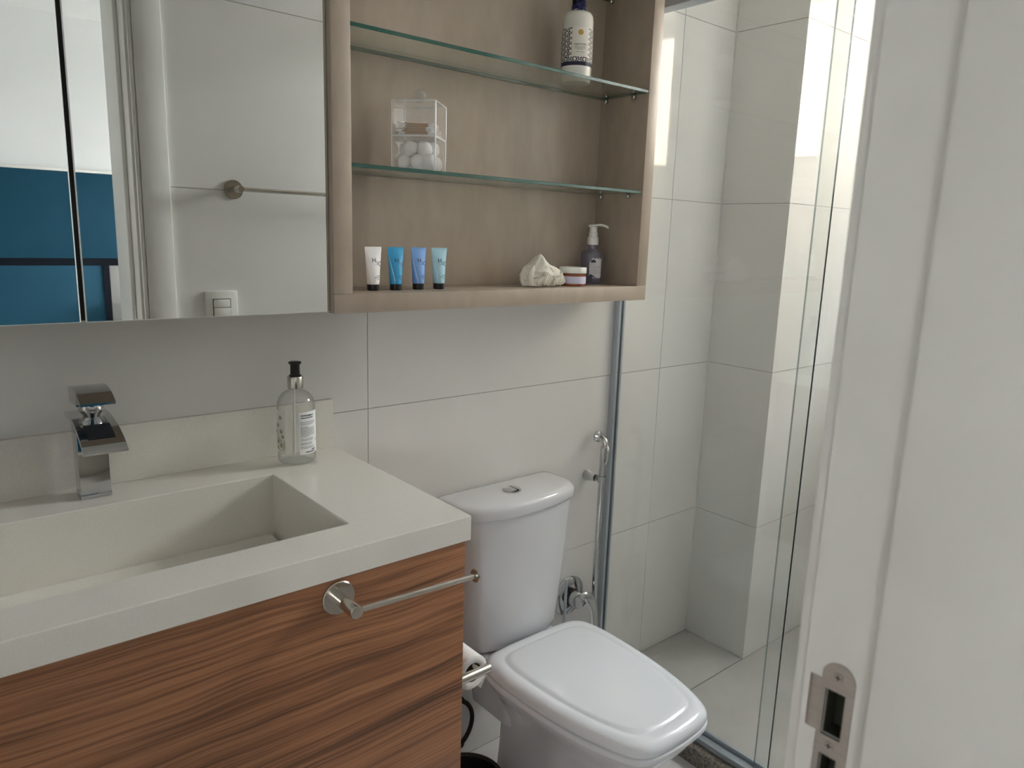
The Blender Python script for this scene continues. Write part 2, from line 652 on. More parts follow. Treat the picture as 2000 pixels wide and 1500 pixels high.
# front wall with the doorway the picture is taken from
DX0, DX1, DZ = -.50, .355, 2.12
bm = NB()
bx(bm, DX1 + .02, XR, YB, YF - .0016, -.05, CEIL)
bx(bm, XL, DX0 - .02, YB, YF - .0016, -.05, CEIL)
bx(bm, DX0 - .02, DX1 + .02, YB, YF - .0016, DZ + .02, CEIL)
wall_front = struct('wall_front', bm, 'grout', label='tiled wall around the doorway, seen in the mirror')
FZ = [0, .464, .994, 1.524, 2.054, CEIL]
for j in range(len(FZ) - 1):
    tile_piece(wall_front, .449, 1.38, FZ[j], FZ[j + 1], ('y', YF, 1))
    tile_piece(wall_front, 1.38, XR, FZ[j], FZ[j + 1], ('y', YF, 1))
    tile_piece(wall_front, XL, DX0 - .103, FZ[j], FZ[j + 1], ('y', YF, 1))
tile_piece(wall_front, DX0 - .103, .449, DZ + .09, CEIL, ('y', YF, 1))

bm = NB()
bx(bm, XL - .1, XR + .15, YB, .12, CEIL, CEIL + .08)
struct('ceiling', bm, 'plaster')

# floors
bm = NB()
bx(bm, XL - .1, 1.47, YB, .1, -.12, -.0016)
floor = struct('floor', bm, 'grout', label='pale bathroom floor')
for a0, a1 in ((XL, -.30), (-.30, .70), (.70, 1.375)):
    for b0, b1 in ((YF, -.62), (-.62, 0)):
        tile_piece(floor, a0, a1, b0, b1, ('z', 0.0, 1), 'floor')
bm = NB()
bx(bm, 1.44, XR, YB, .1, -.05, .045 - .0016)
sfl = struct('floor_shower', bm, 'grout_dark', label='raised shower floor of pale tiles')
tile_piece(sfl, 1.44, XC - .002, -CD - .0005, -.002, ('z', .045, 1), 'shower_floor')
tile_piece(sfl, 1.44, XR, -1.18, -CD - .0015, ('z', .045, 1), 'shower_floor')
bm = NB()
bx(bm, 1.372, 1.47, YF, 0, -.01, .050, bev=.003)
struct('trim_1', bm, 'stone', label='dark granite kerb under the shower screen')

# door frame
df = thing('door_1', None, None, (DX1, YF, 0))
df['kind'] = 'structure'
bm = NB()
LH = [(-1.2160, -1.1995, 1.0225, 1.0640), (-1.2150, -1.2005, .955, 1.0050)]
_ys, _zs = [YB, -1.2160, -1.2150, -1.2005, -1.1995, YF], [0, .955, 1.0050, 1.0225, 1.0640, DZ]
for _a, _b in zip(_ys[:-1], _ys[1:]):
    for _c, _d in zip(_zs[:-1], _zs[1:]):
        if not any(h[0] < (_a + _b) / 2 < h[1] and h[2] < (_c + _d) / 2 < h[3] for h in LH):
            bx(bm, DX1, DX1 + .02, _a, _b, _c, _d)
obj('jamb', bm, 'white_door', df)
for h in LH:
    bm = NB()
    bx(bm, DX1 + .0185, DX1 + .0195, h[0] - .002, h[1] + .002, h[2] - .002, h[3] + .002)  # dark lining paints the shade at the bottom of the hole
    bx(bm, DX1 + .003, DX1 + .019, h[0], h[0] + .0008, h[2], h[3])
    bx(bm, DX1 + .003, DX1 + .019, h[1] - .0008, h[1], h[2], h[3])
    bx(bm, DX1 + .003, DX1 + .019, h[0], h[1], h[2], h[2] + .0008)
    bx(bm, DX1 + .003, DX1 + .019, h[0], h[1], h[3] - .0008, h[3])
    obj('latch_pocket_shade', bm, 'pocket', df, label='latch pocket lining, coloured dark for the shade inside')
bm = NB()
bx(bm, DX0 - .02, DX0, YB, YF, 0, DZ, bev=.0015)
obj('jamb', bm, 'white_door', df)
bm = NB()
bx(bm, DX0 - .02, DX1 + .02, YB, YF, DZ, DZ + .02, bev=.0015)
obj('head_jamb', bm, 'white_door', df)
for sx, name in ((1, 'casing'), (-1, 'casing')):
    bm = NB()
    xa = DX1 if sx > 0 else DX0
    f = lambda a, b: (xa + a, xa + b) if sx > 0 else (xa - b, xa - a)
    a, b = f(.006, .016)
    bx(bm, a, b, YF, YF + .012, 0, DZ + .01, bev=.002)
    a, b = f(.018, .092)
    bx(bm, a, b, YF, YF + .016, 0, DZ + .09, bev=.003)
    a, b = f(.012, .020)
    bx(bm, a, b, YF, YF + .008, 0, DZ + .01)
    obj(name, bm, 'white_door', df)
bm = NB()
bx(bm, DX0 - .022, DX1 + .022, YF, YF + .016, DZ + .012, DZ + .09, bev=.003)
obj('head_casing', bm, 'white_door', df)
bm = NB()
bx(bm, DX1 + .0922, DX1 + .0945, YF, YF + .004, 0, DZ + .09)  # thin white strip along the outer casing edge
obj('casing_edge_strip', bm, 'grout_white', df)
SX = .3430
bm = NB()
bx(bm, SX, DX1, YB - .050, -1.236, 0, DZ, bev=.003, seg=3)
obj('door_stop', bm, 'white_door', df)
bm = NB()
bx(bm, DX0, DX0 + .0235, YB - .02, -1.241, 0, DZ, bev=.003, seg=3)
obj('door_stop', bm, 'white_door', df)
# bedroom-side casing
for a, b in ((DX1 + .005, DX1 + .085), (DX0 - .085, DX0 - .005)):
    bm = NB()
    bx(bm, a, b, YB - .016, YB, 0, DZ + .08, bev=.003)
    obj('outer_casing', bm, 'white_door', df)


# strike plate let into the jamb (holes cut by building the outline round them)
def strike_plate():
    x = DX1 - .0012
    z0, z1 = .84, 1.0890
    ya, yb = -1.2225, -1.1955     # body edges (towards the stop, towards the room)
    holes = [(-1.2160, -1.1995, 1.0225, 1.0640), (-1.2150, -1.2005, .955, 1.0050)]
    bm = NB()
    ys = sorted({ya, yb, *[h[0] for h in holes], *[h[1] for h in holes]})
    zs = sorted({z0, 1.075, *[h[2] for h in holes], *[h[3] for h in holes]})

    def quad(y0, y1, za, zb):
        bx(bm, x, x + .002, y0, y1, za, zb)
    for i in range(len(ys) - 1):
        for j in range(len(zs) - 1):
            cy, cz = (ys[i] + ys[i + 1]) / 2, (zs[j] + zs[j + 1]) / 2
            if any(h[0] < cy < h[1] and h[2] < cz < h[3] for h in holes):
                continue
            quad(ys[i], ys[i + 1], zs[j], zs[j + 1])
    # round head
    n = 14
    cy, r = (ya + yb) / 2, (yb - ya) / 2
    ring = [(cy + r * math.cos(PI * k / n), 1.075 + (z1 - 1.075) * math.sin(PI * k / n)) for k in range(n + 1)]
    loft(bm, [[V(x + .002, a, b) for a, b in ring], [V(x, a, b) for a, b in ring]])
    # lip that folds round the edge of the rebate
    rings = []
    for y, dx in ((-1.1955, 0), (-1.190, -.0004), (-1.1868, -.0002), (-1.1850, .0012), (-1.1846, .0026)):
        rings.append([V(x + dx, y, 1.0235), V(x + dx, y, 1.0705), V(x + dx + .0016, y + .0006, 1.0705), V(x + dx + .0016, y + .0006, 1.0235)])
    loft(bm, rings)
    orient_out(bm)
    p = obj('strike_plate', bm, 'strike', df, ang=30, label='satin steel latch strike plate')
    for zz, yy in ((1.0775, -1.2085), (1.0150, -1.2080)):
        bm = NB()
        lathe(bm, [(.0040, .0000), (.0034, .0009), (0.0, .0010)], 16, (x, yy, zz), (-1, 0, 0))
        bx(bm, x - .0013, x - .0008, yy - .0024, yy + .0024, zz - .0004, zz + .0004, 1)
        bx(bm, x - .0013, x - .0008, yy - .0004, yy + .0004, zz - .0024, zz + .0024, 1)
        obj('screw', orient_out(bm), ['strike', 'dark'], p)


strike_plate()

# ------------------------------------------------------------------ bedroom seen in the mirror
BX0, BX1, BY = -2.5, 2.95, -3.2
bm = NB()
bx(bm, BX0 - .1, -2.08, BY - .1, BY, -.05, CEIL)
bx(bm, -1.83, BX1 + .1, BY - .1, BY, -.05, CEIL)
bx(bm, -2.08, -1.83, BY - .1, BY, -.05, 1.30)  # opening below and above here is added for the light through the doorway
bx(bm, -2.08, -1.83, BY - .1, BY, 1.70, CEIL)
struct('wall_bedroom_back', bm, 'paint', label='white bedroom wall behind the teal panel')
bm = NB()
bx(bm, BX0 - .1, BX0, BY, YB, -.05, CEIL)
struct('wall_bedroom_left', bm, 'paint')
bm = NB()
bx(bm, BX1, BX1 + .1, BY, -3.15, -.05, CEIL)
bx(bm, BX1, BX1 + .1, -2.33, YB, -.05, CEIL)
bx(bm, BX1, BX1 + .1, -3.15, -2.33, -.05, 1.05)  # unseen opening in this wall is added to brighten the bedroom
bx(bm, BX1, BX1 + .1, -3.15, -2.33, 1.92, CEIL)
struct('wall_bedroom_right', bm, 'paint')
bm = NB()
bx(bm, BX0, XL - .1, YB, YB + .1, -.05, CEIL)
struct('wall_bedroom_front', bm, 'paint')
bm = NB()
bx(bm, XR + .15, BX1, YB, YB + .1, -.05, CEIL)
struct('wall_bedroom_side', bm, 'paint')
bm = NB()
bx(bm, XL - .1, DX0 - .103, YB - .003, YB, -.05, CEIL)
bx(bm, DX1 + .103, BX1, YB - .003, YB, -.05, CEIL)
struct('wall_bedroom_partition', bm, 'paint')
bm = NB()
bx(bm, BX0 - .1, BX1 + .1, BY - .1, YB, CEIL, CEIL + .08)
struct('ceiling_bedroom', bm, 'paint')
bm = NB()
bx(bm, BX0 - .1, BX1 + .1, BY - .1, YB, -.12, 0)
struct('floor_bedroom', bm, 'bed_floor')

hb = thing('headboard_panel', 'teal wall panel with a pale top trim behind the bed, seen in the mirror', 'headboard', (0, BY + .02, 0))
bm = NB()
bx(bm, -1.2, 1.6, BY + .002, BY + .04, 1.236, 1.655, bev=.003)
obj('upper_panel', bm, 'teal', hb)
bm = NB()
bx(bm, -1.2, .664, BY + .002, BY + .04, .0, 1.20, bev=.003)
obj('lower_panel', bm, 'teal', hb)
bm = NB()
bx(bm, -1.2, 1.6, BY + .002, BY + .046, 1.655, 1.667, bev=.002)
obj('top_trim', bm, 'white_door', hb)
bm = NB()
bx(bm, -1.2, 1.6, BY + .002, BY + .036, 1.20, 1.236)  # rail in its own dark navy colour
obj('navy_rail', bm, 'navy', hb, label='dark navy horizontal rail')
bm = NB()
bx(bm, .664, .694, BY + .002, BY + .044, 0, 1.20)
obj('end_post', bm, 'navy', hb, label='dark navy upright')
bm = NB()
bx(bm, .694, 1.6, BY + .002, BY + .03, 0, 1.20, bev=.002)
obj('side_panel', bm, 'linen', hb, label='grey fabric side panel')


def hanging_cloth():
    bm = NB()
    rings = []
    n = 22
    for j in range(15):
        t = j / 14
        z = 1.02 - t * .42
        row = []
        for i in range(n):
            s = i / (n - 1)
            w = .11 + .05 * t
            x = .722 + (s * w * 2) + .012 * math.sin(9 * t + s * 3) - (.012 if i == 0 else 0) * t
            y = BY + .09 + .022 * math.sin(s * 15 + t * 2.2) * (.5 + t) + .01 * math.sin(7 * t)
            zz = z + (.035 * math.sin(s * 4.2) - .04 * s if j == 0 else .02 * math.sin(s * 9) * (1 - t))
            row.append(V(x, y, zz))
        rings.append(row)
    loft(bm, rings, 0, False, False, closed=False)
    o = obj('hanging_cloth', bm, 'white_cloth', ang=80, label='crumpled white cloth hanging beside the teal panel in the mirror', cat='cloth')
    sm = o.modifiers.new('thickness', 'SOLIDIFY')
    sm.thickness = .004
    bm = NB()
    tube(bm, [(.80, BY + .0305, 1.0), (.80, BY + .085, 1.0), (.80, BY + .095, 1.015)], .005, 8)
    obj('hook', bm, 'steel', o)


hanging_cloth()

# neighbour house outside the shower window
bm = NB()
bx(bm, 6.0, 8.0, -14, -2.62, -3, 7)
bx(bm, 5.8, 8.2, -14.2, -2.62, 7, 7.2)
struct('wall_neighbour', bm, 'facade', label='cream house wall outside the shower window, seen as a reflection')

bm = NB()
bx(bm, -60, 60, -60, 60, -3.3, -3.0)
struct('ground_outside', bm, 'paving', label='paved ground outside the building')

# ------------------------------------------------------------------ shower screen
ss = thing('shower_screen', 'clear sliding glass shower screen in an aluminium frame', 'shower screen', (XG, -.55, .05))
bm = NB()
bx(bm, 1.404, 1.4135, -.021, -.0005, .072, 2.004, bev=.001)
bx(bm, 1.4225, 1.430, -.021, -.0005, .072, 2.004, bev=.001)
bx(bm, 1.4135, 1.4225, -.010, -.0005, .072, 2.004)
obj('wall_profile', bm, 'alu', ss, label='aluminium channel on the wall')
bm = NB()
bx(bm, 1.400, 1.442, -1.165, -.0005, 2.004, 2.040, bev=.002)
bx(bm, 1.404, 1.438, -1.165, -.0005, 2.040, 2.055, bev=.002)
obj('top_rail', bm, 'alu', ss)
bm = NB()
bx(bm, 1.398, 1.442, -1.165, -.0005, .0502, .060, bev=.001)
bx(bm, 1.398, 1.4035, -1.165, -.0005, .060, .068, bev=.001)
bx(bm, 1.4335, 1.442, -1.165, -.0005, .060, .072, bev=.001)
obj('bottom_track', bm, 'alu', ss)
bm = NB()
bx(bm, 1.4142, 1.4218, -.6105, -.0105, .0605, 2.010)
for f in bm.faces:
    if abs(f.normal.y) > .9:
        f.material_index = 1
obj('fixed_pane', bm, ['shower_glass', 'pane_edge'], ss, ang=None)
bm = NB()
bx(bm, 1.4245, 1.4325, -1.16, -.566, .0605, 2.010)
for f in bm.faces:
    if abs(f.normal.y) > .9:
        f.material_index = 1
obj('sliding_pane', bm, ['shower_glass', 'pane_edge_pale'], ss, ang=None)

# ------------------------------------------------------------------ mirror cabinet and open shelf
ZB = 1.2645
mc = thing('mirror_cabinet', 'wall cabinet with frameless mirror doors left of the open shelves', 'mirror cabinet', (0, -.08, ZB))
bm = NB()
bx(bm, -.75, .4300, -.1555, -.0005, ZB + .004, 2.26)
obj('carcass', bm, 'taupe', mc)


def mirror_door(x0, x1):
    z0, z1, y = 1.2668, 2.26, -.1615
    b = .0016
    bm = NB()
    bx(bm, x0, x1, y, y + .005, z0, z1, 1, bev=b, seg=1)  # bevel faces take the painted highlight colour
    for f in bm.faces:
        if f.normal.y < -.99:
            f.material_index = 0
    d = obj('door', bm, ['mirror', 'mirror_edge_glint'], mc, ang=None)


mirror_door(-.36, .0209)
mirror_door(.0275, .4335)
mirror_door(-.74, -.366)
bm = NB()
bx(bm, .0175, .0315, -.1562, -.1555, 1.27, 2.26)  # dark strip on the carcass, painted shade between the doors
obj('door_gap_shade', bm, 'dark', mc)

us = thing('open_shelf_unit', 'taupe open wall shelf unit with glass shelves above the toilet', 'shelf unit', (.88, -.09, ZB))
S0, S1, SY = .4350, 1.3262, -.176
ST = 2.26
bm = NB()
bx(bm, S0, .4736, SY, -.0005, ZB + .0365, ST, bev=.0008)
obj('side_panel', bm, 'taupe', us)
bm = NB()
bx(bm, 1.2895, S1, SY, -.0005, ZB + .0365, ST, bev=.0008)
obj('side_panel', bm, 'taupe', us)
bm = NB()
bx(bm, S0, S1, SY, -.0005, ZB, ZB + .0362, bev=.0008)
obj('bottom_panel', bm, 'taupe', us)
bm = NB()
bx(bm, S0, S1, SY, -.0005, ST, ST + .036, bev=.0008)
obj('top_panel', bm, 'taupe', us)
bm = NB()
bx(bm, .4736, 1.2895, -.0143, -.0008, ZB + .0362, ST)
obj('back_panel', bm, 'taupe', us)
for zt, yf in ((1.7815, -.1746), (1.5405, -.1725), (2.0225, -.1735)):
    bm = NB()
    bx(bm, .4745, 1.2885, yf, -.0150, zt - .0072, zt, bev=.0006, seg=1)
    for f in bm.faces:
        if f.normal.y < -.5 or abs(f.normal.x) > .5:
            f.material_index = 1
        elif f.normal.y > .5:
            f.material_index = 1
    sh = obj('glass_shelf', bm, ['shelf_glass', 'glass_edge'], us, ang=None)
    for xs, d in ((1.2893, -1), (.4738, 1)):
        for yy in (-.0365, -.1315):
            bm = NB()
            lathe(bm, [(.0052, 0), (.0058, .003), (.0058, .008), (.0035, .0105), (0, .011)], 14, (xs, yy, zt - .0133), (d, 0, 0))
            obj('shelf_pin', orient_out(bm), 'chrome', us)


# ------------------------------------------------------------------ vanity
def worktop():
    t = thing('vanity_worktop', 'white quartz worktop with built-in rectangular basin and backsplash', 'worktop', (0, -.25, .914))
    X0, X1, Y0, Y1 = XL + .001, .5103, -.5118, -.0005
    ZT, ZU = .9566, .9139
    bx0, bx1, by0, by1 = -.52, .328, -.4249, -.1211
    bd = .815
    bm = NB()

    def ring(x0, x1, y0, y1, z):
        return [bm.verts.new((x0, y0, z)), bm.verts.new((x1, y0, z)), bm.verts.new((x1, y1, z)), bm.verts.new((x0, y1, z))]
    to, ti = ring(X0, X1, Y0, Y1, ZT), ring(bx0, bx1, by0, by1, ZT)
    bo, bi = ring(X0, X1, Y0, Y1, ZU), ring(bx0 - .012, bx1 + .012, by0 - .012, by1 + .012, ZU)
    fi = ring(bx0, bx1, by0, by1, bd)
    bf = ring(bx0 - .012, bx1 + .012, by0 - .012, by1 + .012, bd - .012)
    for i in range(4):
        j = (i + 1) % 4
        bm.faces.new((to[i], to[j], ti[j], ti[i]))
        bm.faces.new((bo[j], bo[i], bi[i], bi[j]))
        bm.faces.new((to[j], to[i], bo[i], bo[j]))
        bm.faces.new((ti[i], ti[j], fi[j], fi[i]))
        bm.faces.new((bi[j], bi[i], bf[i], bf[j]))
    bm.faces.new(fi)
    bm.faces.new(list(reversed(bf)))
    orient_out(bm)
    sharp = [e for e in bm.edges if all(abs(v.co.z - ZT) < 1e-6 for v in e.verts) and
             all(abs(v.co.y - Y1) > 1e-6 for v in e.verts) and
             (len({round(v.co.x, 5) for v in e.verts} | {round(v.co.y, 5) for v in e.verts}) == 3)]
    bmesh.ops.bevel(bm, geom=sharp, offset=.0016, segments=2, profile=.5, affect='EDGES')
    obj('slab', bm, 'quartz', t, ang=20)
    bm = NB()
    bx(bm, X0, .5100, -.0155, -.0006, ZT, 1.0611, bev=.0008)
    obj('backsplash', bm, 'quartz', t)
    # loose sloping cover plate in the basin
    bm = NB()
    rings = []
    for x in (bx0 + .01, bx1 - .008):
        rings.append([V(x, by0 + .012, .819), V(x, by1 - .0008, .826), V(x, by1 - .0008, .838), V(x, by0 + .012, .831)])
    loft(bm, rings)
    orient_out(bm)
    obj('basin_plate', bm, 'quartz', t, ang=20, label='sloping quartz plate on the basin floor')


worktop()
vc = thing('vanity_cabinet', 'walnut vanity cabinet with plain front under the white worktop', 'cabinet', (0, -.25, .30))
bm = NB()
bx(bm, -.945, .5010, -.5090, -.4910, .30, .9135, bev=.0006)
obj('front_panel', bm, 'wood', vc)
for xa, xb in ((.4830, .5008), (-.945, -.927)):
    bm = NB()
    bx(bm, xa, xb, -.4908, -.002, .30, .9135)
    obj('side_panel', bm, 'wood', vc)
bm = NB()
bx(bm, -.926, .4828, -.4908, -.002, .30, .318)
obj('bottom_panel', bm, 'wood', vc)


# faucet: square column, wide curved waterfall spout, lever block on a round neck
def faucet():
    t = thing('basin_faucet', 'chrome square waterfall faucet behind the basin', 'faucet', (.038, -.057, .9566))
    xa, xb = .0145, .0612
    bm = NB()
    bx(bm, xa, xb, -.0755, -.0385, .9566, 1.095, bev=.0012)
    bx(bm, xa - .0006, xb + .0006, -.0762, -.0378, .9566, .9655, bev=.0006)
    obj('column', bm, 'chrome', t)
    prof = [(-.022, 1.1015, .0075, .0655), (-.045, 1.1045, .0075, .0655), (-.085, 1.1040, .0075, .0655), (-.118, 1.0985, .007, .066),
            (-.145, 1.0900, .0065, .0665), (-.168, 1.0790, .006, .067), (-.187, 1.0655, .0055, .0675)]
    pts = smooth_path([(0, y, z) for y, z, _, _ in prof], 4)
    bm = NB()
    rings = []
    for i, p in enumerate(pts):
        s = i / (len(pts) - 1)
        a, b = .0085 - .004 * s, .0645 + .004 * s
        d = (pts[min(i + 1, len(pts) - 1)] - pts[max(i - 1, 0)]).normalized()
        nrm = V(0, d.z, -d.y)
        if nrm.z < 0:
            nrm = -nrm
        th = .0085 if s < .5 else .0085 - (s - .5) * .009
        q = p - nrm * th
        rings.append([V(a, p.y, p.z), V(b, p.y, p.z), V(b, q.y, q.z), V(a, q.y, q.z)])
    loft(bm, rings)
    orient_out(bm)
    sp = obj('spout', bm, 'chrome', t, ang=25)
    bm = NB()
    rings = []
    for i, p in enumerate(pts):
        s = i / (len(pts) - 1)
        if .50 < s < .80:
            d = (pts[min(i + 1, len(pts) - 1)] - pts[max(i - 1, 0)]).normalized()
            nrm = V(0, d.z, -d.y)
            if nrm.z < 0:
                nrm = -nrm
            q = p + nrm * .0007
            rings.append([V(.017, q.y, q.z), V(.056, q.y, q.z)])
    loft(bm, rings, 0, False, False, closed=False)  # dark sheet laid on the spout, painted shade of the outlet
    orient_out(bm)
    obj('water_slot_shade', bm, 'slot_shade', sp, label='dark patch painted for the shade in the outlet opening')
    bm = NB()
    lathe(bm, [(.011, 1.100), (.0135, 1.106), (.0185, 1.114), (.0195, 1.117), (.0195, 1.126)], 28, (.038, -.088, 0))
    obj('neck', orient_out(bm), 'chrome', t)
    hp = smooth_path([(0, -.052, 1.1500), (0, -.080, 1.1535), (0, -.105, 1.1510), (0, -.125, 1.1455), (0, -.145, 1.1360)], 4)
    bm = NB()
    rings = []
    for i, p in enumerate(hp):
        s = i / (len(hp) - 1)
        low = 1.1255 if p.y > -.112 else None
        zb = low if low else p.z - .004
        if low:
            zb = min(low, p.z - .004)
        rings.append([V(.0125, p.y, p.z), V(.0635, p.y, p.z), V(.0635, p.y, zb), V(.0125, p.y, zb)])
    loft(bm, rings)
    orient_out(bm)
    obj('lever', bm, 'chrome', t, ang=25)


faucet()


# hand-towel rail on the vanity front
def towel_rail():
    t = thing('hand_towel_rail', 'brushed nickel open-ended towel rail on the walnut vanity front', 'towel rail', (.2655, -.509, .884))
    bm = NB()
    lathe(bm, [(.0252, 0), (.0262, .0012), (.0262, .0045), (.0250, .0058), (0, .006)], 40, (.2655, -.5091, .8835), (0, -1, 0))
    obj('flange', orient_out(bm), 'steel', t)
    bm = NB()
    lathe(bm, [(.0098, .004), (.0098, .024), (.0102, .0245), (.0102, .058), (.0094, .0595), (0, .060)], 28, (.2655, -.5095, .8835), (0, -1, 0))
    obj('post', orient_out(bm), 'steel', t)
    bm = NB()
    tube(bm, [(.272, -.560, .8820), (.484, -.560, .8745)], .0048, 16)
    obj('bar', bm, 'steel', t)
    bm = NB()
    lathe(bm, [(.0048, 0), (.0108, .0008), (.0115, .0022), (.0108, .0036), (.0, .004)], 24, (.482, -.560, .8746), (1, 0, -.035))
    obj('end_disc', orient_out(bm), 'steel', t)


towel_rail()


# paper holder on the cabinet side and its roll
def paper_holder():
    t = thing('toilet_paper_holder', 'brushed nickel paper holder arm on the side of the vanity', 'paper holder', (.501, -.450, .606))
    bm = NB()
    lathe(bm, [(.024, 0), (.025, .001), (.025, .005), (.0, .006)], 28, (.5012, -.450, .606), (1, 0, 0))
    obj('flange', orient_out(bm), 'steel', t)
    bm = NB()
    lathe(bm, [(.0092, .003), (.0092, .107), (.0085, .1085), (0, .109)], 24, (.5012, -.450, .606), (1, 0, 0))
    obj('arm', orient_out(bm), 'steel', t)
    bm = NB()
    tube(bm, [(.587, -.450, .606), (.587, -.315, .606)], .0055, 14)
    lathe(bm, [(.0055, 0), (.0085, .001), (.0085, .004), (0, .005)], 16, (.587, -.315, .606), (0, 1, 0))
    obj('spindle', orient_out(bm), 'steel', t)
    r = thing('toilet_paper_roll', 'half used white toilet paper roll on the holder beside the vanity', 'toilet paper', (.587, -.43, .597))
    cx, cz, y0, y1 = .587, .5924, -.428, -.330
    bm = NB()
    ro, ri = .0345, .0195
    n = 44
    rings = []
    for rad, y in ((ri, y0), (ri + .001, y0 - .0005), (ro - .002, y0 - .0005), (ro, y0 + .001), (ro, y1 - .001), (ro - .002, y1), (ri, y1)):
        rings.append([V(cx + rad * math.cos(2 * PI * k / n), y, cz + rad * math.sin(2 * PI * k / n)) for k in range(n)])
    rings.append(rings[0])
    loft(bm, rings, 0, False, False)
    bmesh.ops.remove_doubles(bm, verts=bm.verts[:], dist=1e-6)
    orient_out(bm)
    obj('paper', bm, 'paper', r)
    bm = NB()
    loft(bm, [[V(cx + (ri - .0004) * math.cos(2 * PI * k / n), y, cz + (ri - .0004) * math.sin(2 * PI * k / n)) for k in range(n)] for y in (y0, y1)], 0, False, False)
    obj('core', bm, 'cardboard', r)
    bm = NB()
    rings = []
    for a, dz in ((-.15, 0), (-.35, 0), (-.6, -.001), (-.8, -.004), (-1.0, -.010)):
        x = cx + (ro + .0012) * math.cos(a)
        z = cz + (ro + .0012) * math.sin(a) + dz
        rings.append([V(x, y0 - .001, z), V(x, y1, z)])
    loft(bm, rings, 0, False, False, closed=False)
    o = obj('loose_sheet', bm, 'paper', r)
    o.modifiers.new('thickness', 'SOLIDIFY').thickness = .0006


paper_holder()

# black drain hose and bin between vanity and toilet
bm = NB()
cx, cz, rr = .806, .140, .075
pts = [(cx - .16, -.035, cz + .085), (cx - .05, -.035, cz + .083)]
pts = [(.58, -.036, .225)] + [(cx + .012 + (rr) * math.sin(a), -.036, cz + rr * math.cos(a)) for a in [i * PI / 12 for i in range(1, 12)]] + [(.58, -.036, .058)]
tube(bm, smooth_path(pts, 4), .0062, 12)
drain_hose = obj('drain_hose', bm, 'rubber', label='black rubber hose looping out beside the vanity low on the wall', cat='hose')


def waste_bin():
    t = thing('waste_bin', 'round black bin on the floor beside the toilet foot', 'bin', (.765, -.20, 0))
    c = (.757, -.19, 0)
    bm = NB()
    lathe(bm, [(.070, 0), (.078, .004), (.092, .105), (.094, .112), (.092, .115), (.088, .112), (.076, .01), (0, .008)], 44, c, cap0=True)
    obj('bucket', orient_out(bm), 'black', t)
    bm = NB()
    lathe(bm, [(.094, .110), (.0965, .113), (.0965, .117), (.094, .119), (.091, .117), (.091, .112)], 44, c, cap0=False, cap1=False)
    obj('rim', orient_out(bm), 'rubber', t)


waste_bin()


# ------------------------------------------------------------------ toilet
TX = .9635


def d_outline(hw, yb, ys, bulge, rb, rf, n=8):
    """tank section: flat back, bulging front; returned counter-clockwise"""
    pts = []
    for cx, cy, r, a0 in ((hw - rb, yb - rb, rb, 0), (-(hw - rb), yb - rb, rb, 90), (-(hw - rf), ys + rf, rf, 180), (hw - rf, ys + rf, rf, 270)):
        for k in range(n + 1):
            a = math.radians(a0 + 90 * k / n)
            pts.append((cx + r * math.cos(a), cy + r * math.sin(a)))
        if a0 == 180:
            for k in range(1, 16):
                pts.append((-(hw - rf) + 2 * (hw - rf) * k / 16, ys))
    out = []
    for x, y in pts:
        w = max(0, (yb - y) / (yb - ys))
        out.append((TX + x, y - bulge * w * (1 - (x / hw) ** 2)))
    return out


SEAT = [(0, -.176), (.050, -.176), (.100, -.178), (.136, -.184), (.160, -.202), (.172, -.238), (.1755, -.300), (.172, -.385), (.163, -.470), (.150, -.535),
        (.135, -.585), (.118, -.622), (.096, -.642), (.065, -.650), (.030, -.653), (0, -.654)]


def seat_outline(grow=0.0):
    half = smooth_path([(x, y, 0) for x, y in SEAT], 4)
    pts = [(p.x, p.y) for p in half] + [(-p.x, p.y) for p in reversed(half[1:-1])]
    cy = -.415
    return [(TX + x * (1 + grow / .1755), cy + (y - cy) * (1 + grow / .239)) for x, y in pts]


